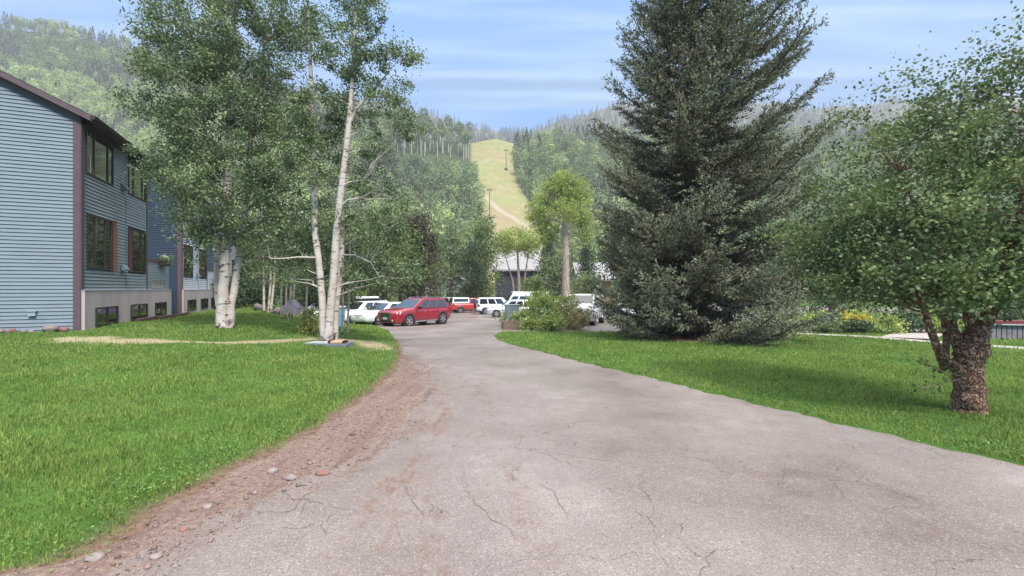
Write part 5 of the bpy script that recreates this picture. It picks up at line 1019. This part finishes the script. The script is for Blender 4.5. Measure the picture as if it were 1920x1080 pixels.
# screen of trees behind the lawn on the left
M_dk = [M_deep, M_mid, M_deep, M_aleaf]
lbs = ['dark thicket tree at the left end behind the far clapboard building', 'dense deep-green tree behind the young aspen clump', 'shadowy tree behind the four-stemmed young aspen', 'leafy dark tree behind the single-stemmed aspen', 'bushy green tree directly behind the white aspen trunks', 'green tree behind the pale blue bin']
for q, (px, Y, top, w_) in enumerate(((430, 52, 380, 110), (478, 44, 400, 110), (530, 48, 370, 120), (588, 44, 395, 120), (640, 40, 420, 100), (676, 46, 400, 100))):
    bg_tree('broadleaf_tree', px, Y, top, 572, w_, M_dk[q % 4], lbs[q], 230, .22)
for q, (px, Y, top, w_, m_, lb) in enumerate(((452, 36, 520, 60, M_deep, 'low dark shrub at the left end of the lawn hedge'), (490, 38, 515, 60, M_deep, 'low dark shrub behind the leftmost young aspen clump'), (600, 35, 520, 80, M_deep, 'low dark shrub behind the yellowing shrub'), (655, 33, 505, 70, M_mid, 'olive shrub beside the row of white cars'), (560, 42, 512, 70, M_mid, 'mid-green shrub in the middle of the hedge'), (425, 33, 525, 40, M_deep, 'dark shrub at the foot of the far facade'))):
    bg_tree('shrub', px, Y, top, 575, w_, m_, lb, 80, .15, group='shrubs behind the left lawn')
# purple tarp tent on the lawn
p_ = at(548, 33); v = empty('tent', p_, .3); tag(v, 'low purple-grey ridge tent behind the four-stemmed young aspen', 'tent'); m_ = MB()
m_.prism([(-1.2, 0), (1.2, 0), (.1, 1.15), (-.1, 1.15)], -1.0, 1.0, ax='y'); m_.build('canopy', mat('purple_fabric', (.13, .11, .19), .7, noise=2, var=.25), v, bevel=.03)
for px, Y, s, lb in ((484, 30, .35, 'low boulder left of the leftmost young aspen'), (521, 26, .32, 'pale upright boulder left of the four-stemmed aspen'), (568, 27, .25, 'small pinkish boulder behind the single-stemmed aspen')): q_ = at(px, Y); rock('boulder', q_.x, q_.y, s, s * .8, s * .9, M_stone, lb, 'boulders on the left lawn')

# shrubs at the driveway bend
M_bush = mat('bend_bush_leaf', (.42, .50, .14), .5, noise=2, col2=(.20, .29, .08), island=.35, transl=.25)
M_flow = mat('rose_blush_leaf', (.40, .30, .16), .6, noise=2, col2=(.24, .29, .10), island=.35, transl=.2)
for px, Y, rx, rz, n, m_, lb in ((978, 24.2, .75, .48, 40, M_bush, 'low leafy shrub spilling over the timber planter'), (1020, 24.5, .95, 1.0, 95, M_bush, 'tall bright shrub right of the grey cabinet'), (1010, 27, .9, 1.2, 70, M_lime, 'yellow-green shrub rising highest behind the bend'), (1035, 22.6, .55, .42, 40, M_bush, 'rounded low green shrub in front of the tall bright shrub'),
                              (1078, 24, .9, .75, 64, M_flow, 'reddish flowering shrub in front of the white van'), (1055, 27, .9, 1.05, 70, M_lime, 'yellow-green shrub against the white van'), (1000, 23.2, .5, .3, 22, M_bush, 'small creeping shrub at the lawn tip'), (950, 26.8, .3, .5, 12, M_bush, 'thin shrub at the left side of the grey cabinet')):
    shrub('shrub', px, Y, rx, rz, n, m_, lb, lsz=.12, lper=34, spread=.15, group='shrubs at the driveway bend')
# garden bed beyond the footpath
BN = [M_mid, M_bush, M_pale, M_deep, M_lime]
adj = ['feathery', 'bushy', 'pale', 'deep-green', 'lime']
M_yf = mat('goldenrod', (.62, .50, .05), .6, island=.25, noise=3, var=.2)
spots = [(1480, 25, .9, .8, 0), (1530, 22, .8, .55, 1), (1545, 26, 1.0, .95, 3), (1600, 23, .8, .6, 4), (1620, 25.5, 1.1, 1.0, 0), (1655, 20.6, .72, .42, 1), (1700, 21.5, .95, .52, 3), (1720, 24, 1.1, .9, 2), (1560, 20.8, .6, .3, 2), (1605, 20.4, .6, .28, 3), (1765, 21, .8, .6, 1), (1800, 23, 1.2, 1.1, 0), (1870, 23, 1.2, 1.0, 3), (1930, 24, 1.3, 1.2, 0)]
where = ['beside the right edge of the spruce', 'low at the path near the spruce', 'tall at the back of the bed near the spruce', 'behind the yellow flowers', 'tall behind the yellow flowers', 'rounded dome beside the footpath', 'spreading right of the rounded dome', 'at the back behind the side path', 'creeping at the path below the yellow flowers', 'creeping left of the rounded dome', 'left of the garden tree trunk beyond the path', 'tall behind the garden tree limbs', 'behind the slatted wall', 'at the right edge behind the slatted wall']
for (px, Y, rx, rz, c), wh in zip(spots, where): shrub('garden_plant', px, Y, rx, rz, int(60 * rx), BN[c], adj[c] + ' garden plant ' + wh, lsz=.10, lper=38, spread=.13, cat='plant', group='plants in the garden bed')
for px, Y, rx, rz, lb in ((1588, 22.2, .42, .62, 'tall yellow-flowering plant in the garden bed'), (1622, 21.8, .3, .42, 'smaller yellow-flowering plant right of the tall one')): shrub('flowering_plant', px, Y, rx, rz, 26, M_yf, lb, lsz=.07, lper=36, spread=.10, cat='plant', group='yellow flowers in the garden bed')
for px, Y, top, w_, m_, lb in ((1440, 40, 420, 160, M_deep, 'dark tree behind the right flank of the spruce'), (1560, 38, 450, 180, M_mid, 'green tree behind the garden bed'), (1690, 42, 420, 200, M_deep, 'dark tree behind the garden tree crown'), (1850, 38, 380, 240, M_mid, 'tree at the right edge behind the slatted wall'), (1200, 50, 400, 150, M_deep, 'dark tree behind the left flank of the spruce')):
    bg_tree('broadleaf_tree', px, Y, top, 566, w_, m_, lb, 200, .24)

# ------------------------------------------------------------------ mountains
ridge_px = [-900, -400, 0, 130, 250, 500, 700, 760, 830, 885, 930, 970, 1000, 1100, 1200, 1500, 1800, 2200, 2800]
ridge_py = [60, 10, 52, 66, 92, 180, 236, 252, 258, 266, 262, 272, 274, 262, 262, 262, 240, 220, 200]
ridge_Y = [430, 430, 440, 440, 430, 380, 330, 320, 320, 325, 330, 330, 335, 370, 400, 420, 430, 430, 430]
Y0 = 92
def hillz(px, t):
    """t 0..1 from foot to ridge -> (Y, row)"""
    Yr = np.interp(px, ridge_px, ridge_Y); py = np.interp(px, ridge_px, ridge_py); Yh = Y0 + (Yr - Y0) * t
    s = np.interp(t, [0, .08, .2, .4, .6, .8, 1, 1.25], [0, .05, .17, .40, .62, .83, 1, 1.0])
    row = 541 + 14 * (1 - t).clip(0, 1) - (541 + 0 - py) * s; row = row + 2.5 * np.sin(px * .021 + t * 9) * t
    z = CAMZ + (HY - row) / F * Yh; z = np.where(t > 1, z - (t - 1) * 160, z)
    return Yh, row, z
pxs = np.linspace(-900, 2800, 520); ts = np.linspace(0, 1.35, 90); PX, TT = np.meshgrid(pxs, ts); YH, ROW, ZH = hillz(PX, TT); XH = (PX - 960) / F * YH
ZH = ZH + (np.sin(XH * .11) * np.sin(YH * .09) * 1.0) * sstep(0, .1, TT); ZH[0] = -1.6
def runmask(px, row):
    xl_ = np.interp(row, [262, 300, 350, 380, 440, 520], [884, 884, 897, 902, 906, 915]); xr_ = np.interp(row, [262, 300, 340, 380, 440, 520], [972, 962, 968, 990, 1015, 1040])
    return sstep(-5, 2, px - xl_) * sstep(-5, 2, xr_ - px) * sstep(254, 262, row)
def hill_mat():
    m = bpy.data.materials.new('hillside'); m.use_nodes = True; n, l = nodes(m); b = n['Principled BSDF']; b.inputs['Roughness'].default_value = 1; b.inputs['Specular IOR Level'].default_value = .1
    tcn = n.new('ShaderNodeTexCoord'); V = tcn.outputs['Object']
    def nz_(s, a, c, d=5, st=None):
        q = n.new('ShaderNodeTexNoise'); q.inputs['Scale'].default_value = s; q.inputs['Detail'].default_value = d
        if st: mp_ = n.new('ShaderNodeMapping'); mp_.inputs['Scale'].default_value = st; l.new(V, mp_.inputs[0]); l.new(mp_.outputs[0], q.inputs[0])
        else: l.new(V, q.inputs[0])
        r = n.new('ShaderNodeMapRange'); r.inputs[1].default_value = a; r.inputs[2].default_value = c; l.new(q.outputs[0], r.inputs[0]); return r.outputs[0]
    def mix(f, a, c):
        q = n.new('ShaderNodeMix'); q.data_type = 'RGBA'
        for i_, x_ in ((0, f), (6, a), (7, c)):
            if isinstance(x_, tuple): q.inputs[i_].default_value = x_
            else: l.new(x_, q.inputs[i_])
        return q.outputs[2]
    forest = mix(nz_(.05, .3, .7), (.05, .075, .03, 1), (.09, .11, .05, 1)); run = mix(nz_(.035, .35, .65, 5, (1, 1, 2.5)), (.30, .265, .13, 1), (.27, .285, .12, 1)); run = mix(nz_(.2, .45, .75, 6), run, (.38, .32, .18, 1))
    a1 = n.new('ShaderNodeAttribute'); a1.attribute_name = 'run'; a2 = n.new('ShaderNodeAttribute'); a2.attribute_name = 'bare'; a3 = n.new('ShaderNodeAttribute'); a3.attribute_name = 'track'
    bare = mix(nz_(.12, .3, .7, 6), (.29, .22, .14, 1), (.33, .285, .15, 1)); c = mix(a2.outputs['Fac'], run, bare); c = mix(a3.outputs['Fac'], c, (.44, .36, .28, 1)); c = mix(a1.outputs['Fac'], forest, c); l.new(c, b.inputs['Base Color'])
    bp = n.new('ShaderNodeBump'); bp.inputs['Strength'].default_value = .8; bp.inputs['Distance'].default_value = 1.5; q = n.new('ShaderNodeTexNoise'); q.inputs['Scale'].default_value = .15; q.inputs['Detail'].default_value = 8; l.new(V, q.inputs[0]); l.new(q.outputs[0], bp.inputs['Height']); l.new(bp.outputs[0], b.inputs['Normal'])
    return m
M_hill = hill_mat()
# finer columns around the ski run
pxs = np.unique(np.concatenate([np.linspace(-900, 860, 170), np.linspace(860, 1060, 200), np.linspace(1060, 2800, 170)])); ts = np.linspace(0, 1.35, 150); PX, TT = np.meshgrid(pxs, ts); YH, ROW, ZH = hillz(PX, TT); XH = (PX - 960) / F * YH
ZH = ZH + (np.sin(XH * .11) * np.sin(YH * .09) * .8) * sstep(0, .1, TT); ZH[0] = -1.6
i = np.arange(len(ts) - 1)[:, None] * len(pxs) + np.arange(len(pxs) - 1)[None]
me = npmesh('hillside', np.stack([XH, YH, ZH], -1).reshape(-1, 3), np.stack([i, i + 1, i + len(pxs) + 1, i + len(pxs)], -1).reshape(-1, 4), M_hill, True)
RM = runmask(PX, ROW)
for nm_, arr in (('run', RM), ('bare', sstep(375, 400, ROW) * (1 - sstep(-12, 12, PX - np.interp(ROW, [360, 430], [915, 995])))),
                 ('track', np.exp(-((PX - np.interp(ROW, [355, 360, 395, 432, 460], [902, 903, 940, 1000, 1030])) / 5) ** 2) * sstep(352, 358, ROW) + .35 * np.exp(-((ROW - 300 - 3 * np.sin(PX * .1)) / 2) ** 2) * (PX > 900))):
    a = me.attributes.new(nm_, 'FLOAT', 'POINT'); a.data.foreach_set('value', np.clip(arr, 0, 1).ravel().astype(np.float32))
tag(link('hillside', me), kind='structure')
# far ridge
fpx = [-900, 0, 400, 700, 770, 870, 940, 1000, 1100, 1200, 1350, 1540, 1700, 2800]; fpy = [120, 130, 150, 190, 206, 236, 250, 246, 212, 188, 185, 205, 190, 160]
FY0, FY1 = 520, 950
def farz(px, t):
    Yv = FY0 + (FY1 - FY0) * t; top = np.interp(px, fpx, fpy); row = 300 - (300 - top) * np.interp(t, [0, 1, 1.3], [0, 1, 1]) + 2 * np.sin(px * .06 + 5 * t); z = CAMZ + (HY - row) / F * Yv; return Yv, np.where(t > 1, z - (t - 1) * 300, z)
PXf, Tf = np.meshgrid(np.linspace(-900, 2800, 300), np.linspace(0, 1.3, 40)); Yv, Zv = farz(PXf, Tf); i = np.arange(39)[:, None] * 300 + np.arange(299)[None]
tag(link('far_mountains', npmesh('far_mountains', np.stack([(PXf - 960) / F * Yv, Yv, Zv], -1).reshape(-1, 3), np.stack([i, i + 1, i + 301, i + 300], -1).reshape(-1, 4), mat('far_forest_floor', (.10, .105, .08), 1, noise=.02, var=.3), True)), kind='structure')

# ---- forest trees: templates
def tmpl(kind):
    if kind == 'aspen':
        h = 11.5; n = 230; d = rand_unit(n); r = rng.uniform(.3, 1, n) ** .4; c = np.array([0, 0, h * .64]) + d * r[:, None] * np.array([2.9, 2.9, h * .33]); c = c * (1 + .1 * rng.normal(size=(n, 1))); sz = rng.uniform(.7, 1.2, n); Vl = leaf_arrays(c, sz, .5, .8)
    else:
        h = 14.0; n = 230; t = rng.uniform(0, 1, n) ** 1.3; th = rng.uniform(0, 6.28, n); rr2 = (1 - t) * 2.7 * rng.uniform(.5, 1.05, n) + .1; c = np.stack([np.cos(th) * rr2, np.sin(th) * rr2, 1.2 + t * (h - 1.2)], -1); Vl = leaf_arrays(c, rng.uniform(.6, 1.1, n), .2, .6)
    V = Vl.reshape(-1, 3); Fq = np.arange(len(V)).reshape(-1, 4)
    # trunk: 4-sided
    r0 = .15; q = []
    for z_, r_ in ((-1, r0), (h * .7, r0 * .4)):
        for a_ in range(4): q.append((r_ * math.cos(a_ * 1.571), r_ * math.sin(a_ * 1.571), z_))
    o = len(V); V = np.vstack([V, q]); Ft = np.array([(o + a_, o + (a_ + 1) % 4, o + 4 + (a_ + 1) % 4, o + 4 + a_) for a_ in range(4)])
    return V, np.vstack([Fq, Ft]), np.array([0] * len(Fq) + [1] * 4)
M_fA = mat('forest_aspen_leaf', (.31, .37, .14), .8, noise=.16, col2=(.11, .17, .085), island=.3, transl=.2)
M_fB = mat('forest_aspen_leaf_bright', (.50, .58, .22), .8, noise=.16, col2=(.26, .36, .15), island=.3, transl=.2)
M_fC = mat('forest_conifer', (.085, .105, .065), .9, island=.5); M_fD = mat('forest_dead_conifer', (.18, .105, .07), .9, island=.4); M_ft = mat('forest_trunk', (.62, .57, .52), .8)
def tmpl_tall():
    h = 17.0; n = 230; d = rand_unit(n); r = rng.uniform(.3, 1, n) ** .4; c = np.array([0, 0, h * .80]) + d * r[:, None] * np.array([2.3, 2.3, h * .20]); Vl = leaf_arrays(c, rng.uniform(.6, 1.1, n), .5, .8)
    V = Vl.reshape(-1, 3); Fq = np.arange(len(V)).reshape(-1, 4); q = []
    for z_, r_ in ((-1, .24), (h * .85, .12)):
        for a_ in range(4): q.append((r_ * math.cos(a_ * 1.571), r_ * math.sin(a_ * 1.571), z_))
    o = len(V); V = np.vstack([V, q]); Ft = np.array([(o + a_, o + (a_ + 1) % 4, o + 4 + (a_ + 1) % 4, o + 4 + a_) for a_ in range(4)]); return V, np.vstack([Fq, Ft]), np.array([0] * len(Fq) + [1] * 4)
T = [tmpl('aspen') for _ in range(4)] + [tmpl('conifer') for _ in range(3)] + [tmpl_tall() for _ in range(3)]
pool = []
def scatter(n, pxr, t0, t1):
    px = rng.uniform(*pxr, n); t = np.sqrt(rng.uniform(t0 ** 2, t1 ** 2, n)); Yh, row, z = hillz(px, t); x = (px - 960) / F * Yh
    z = z + (np.sin(x * .11) * np.sin(Yh * .09) * .8) * sstep(0, .1, t)
    k = runmask(px, row) < .15; return np.stack([x, Yh, z, px, row, t], -1)[k]
S = np.vstack([scatter(3300, (-150, 760), .12, 1.03), scatter(1700, (640, 1180), .05, 1.02), scatter(2000, (1100, 2150), .12, 1.03)])
# thin out neighbours standing on the same spot
S = S[~((S[:, 3] > 735) & (S[:, 3] < 884) & (S[:, 5] > .735) & (S[:, 5] < .845))]
S = S[np.lexsort((S[:, 0], S[:, 1]))]; keep = []; cell = {}
for r_ in S:
    kx, ky = int(r_[0] // 5.0), int(r_[1] // 5.0)
    if cell.get((kx, ky), 0) < 1: keep.append(r_); cell[(kx, ky)] = 1
S = np.array(keep); n = len(S); print('hill trees', n)
con = np.sin(S[:, 0] * .05 + 2) * np.sin(S[:, 1] * .045) + rng.normal(0, .35, n)
upper = sstep(.70, .9, S[:, 5]); isc = (con > .80 - .50 * upper); var = np.where(isc, rng.integers(4, 7, n), rng.integers(0, 4, n)); edge = (S[:, 3] > 870) & (S[:, 3] < 1000)
mtl = np.where(isc, np.where(rng.uniform(0, 1, n) < .10, 3, 2), np.where((S[:, 3] < 600) & (S[:, 5] < .8), 1, (rng.uniform(0, 1, n) < .2).astype(int)))
tall = (S[:, 3] > 735) & (S[:, 3] < 888) & (S[:, 5] >= .845) & (rng.uniform(0, 1, n) < .85); isc = isc & ~tall; var = np.where(tall, rng.integers(7, 10, n), var); mtl = np.where(tall, 0, mtl)
scl = rng.uniform(.75, 1.25, n); rot = rng.uniform(0, 6.28, n)
fm = [M_fA, M_fB, M_fC, M_fD]
vis = (((S[:, 3] > 720) & (S[:, 3] < 1150)) | ((S[:, 3] > -20) & (S[:, 3] < 262) & (S[:, 5] > .5))) & (S[:, 4] < 445)
order = np.where(vis)[0][np.argsort(S[vis, 1])]; ind = set(order[:300].tolist())
cache = {}
for j in ind:
    key = (int(var[j]), int(mtl[j]))
    if key not in cache: V, Fq, mi = T[key[0]]; cache[key] = npmesh('hill_tree', V, Fq, [fm[key[1]], M_ft], mi=mi)
    o = link(['hill_aspen', 'hill_conifer'][int(isc[j])], cache[key], None, tuple(S[j, :3])); o.scale = (scl[j],) * 3; o.rotation_euler = (0, 0, rot[j])
    side = 'left' if S[j, 3] < 930 else 'right'
    kind_ = ['green-crowned aspen', 'bright yellow-green aspen', 'dark conifer', 'rust-brown dead conifer'][int(mtl[j])]
    band = 'low' if S[j, 5] < .35 else ('halfway up' if S[j, 5] < .6 else ('high' if S[j, 5] < .85 else 'atop'))
    xr_ = 'edging' if abs(S[j, 3] - 930) < 62 else ('just ' + side + ' of' if abs(S[j, 3] - 930) < 130 else ('far ' + side + ' of'))
    tag(o, f'{kind_} {band} on the hill, {xr_} the ski run', 'tree', f'{kind_}s {band} of the hill {xr_} the ski run')
rest = [j for j in range(n) if j not in ind]
def massed(name, Sarr, scale, rots, vr, ml, label):
    for mk in sorted(set(ml)):
        Vs, Fs, Ms, o = [], [], [], 0
        for j in range(len(Sarr)):
            if ml[j] != mk: continue
            V, Fq, mi = T[int(vr[j])]; c_, s_ = math.cos(rots[j]), math.sin(rots[j]); Vr = V @ np.array([[c_, s_, 0], [-s_, c_, 0], [0, 0, 1]]) * scale[j] + Sarr[j, :3]
            Vs.append(Vr); Fs.append(Fq + o); Ms.append(mi); o += len(V)
        if Vs: tag(link(name, npmesh(name, np.vstack(Vs), np.vstack(Fs), [fm[int(mk)], M_ft], mi=np.concatenate(Ms))), label[int(mk)], 'forest', kind='stuff')
massed('hill_forest', S[rest], scl[rest], rot[rest], var[rest], mtl[rest], ['green aspen forest covering the mountainsides', 'bright green aspen forest on the left mountainside', 'dark conifers mixed through the mountainside forest', 'rust-brown dead conifers scattered in the mountainside forest'])
nf = 2600; px = rng.uniform(500, 1750, nf); t = rng.uniform(.1, 1.02, nf); Yv, Zv = farz(px, t); Sf = np.stack([(px - 960) / F * Yv, Yv, Zv], -1)
massed('far_forest', Sf, rng.uniform(.8, 1.3, nf), rng.uniform(0, 6, nf), rng.integers(4, 7, nf), np.full(nf, 2), ['', '', 'misty conifer forest on the farthest ridge', ''])
# lift towers
for px, t_, hh, lb in ((918, .485, 13, 'nearer dark lift tower on the grassy ski run'), (949, .80, 12, 'farther lift tower higher on the grassy ski run')):
    Yh, row, z = hillz(np.array([float(px)]), np.array([t_])); v = empty('lift_tower', ((px - 960) / F * Yh[0], Yh[0], z[0]), 0); tag(v, lb, 'lift tower', None); m_ = MB(); m_.tube([(0, 0, -1), (0, 0, hh)], [.2, .13], 8); m_.build('mast', M_dwall, v)
    m_ = MB(); m_.box((-1.1, -.2, hh), (1.1, .2, hh + .3)); m_.box((-1.25, -.4, hh - .3), (-.95, .4, hh - .01)); m_.box((.95, -.4, hh - .3), (1.25, .4, hh - .01)); m_.build('crossarm', M_dwall, v); m_ = MB(); m_.box((-1.0, -1.0, -1), (1.0, 1.0, .6)); m_.build('footing', M_dwall, v)

# ------------------------------------------------------------------ haze
hz = MB(); hz.box((-2000, -90, -3.0), (2000, 1300, 640))
m = bpy.data.materials.new('haze'); m.use_nodes = True; n_, l_ = nodes(m); n_.remove(n_['Principled BSDF']); pv = n_.new('ShaderNodeVolumePrincipled'); pv.inputs['Color'].default_value = (.92, .94, .97, 1); pv.inputs['Density'].default_value = .00055; pv.inputs['Anisotropy'].default_value = .1
l_.new(pv.outputs[0], n_['Material Output'].inputs['Volume']); ho = hz.build('haze', m); tag(ho, kind='stuff', label='pale valley haze', cat='haze')
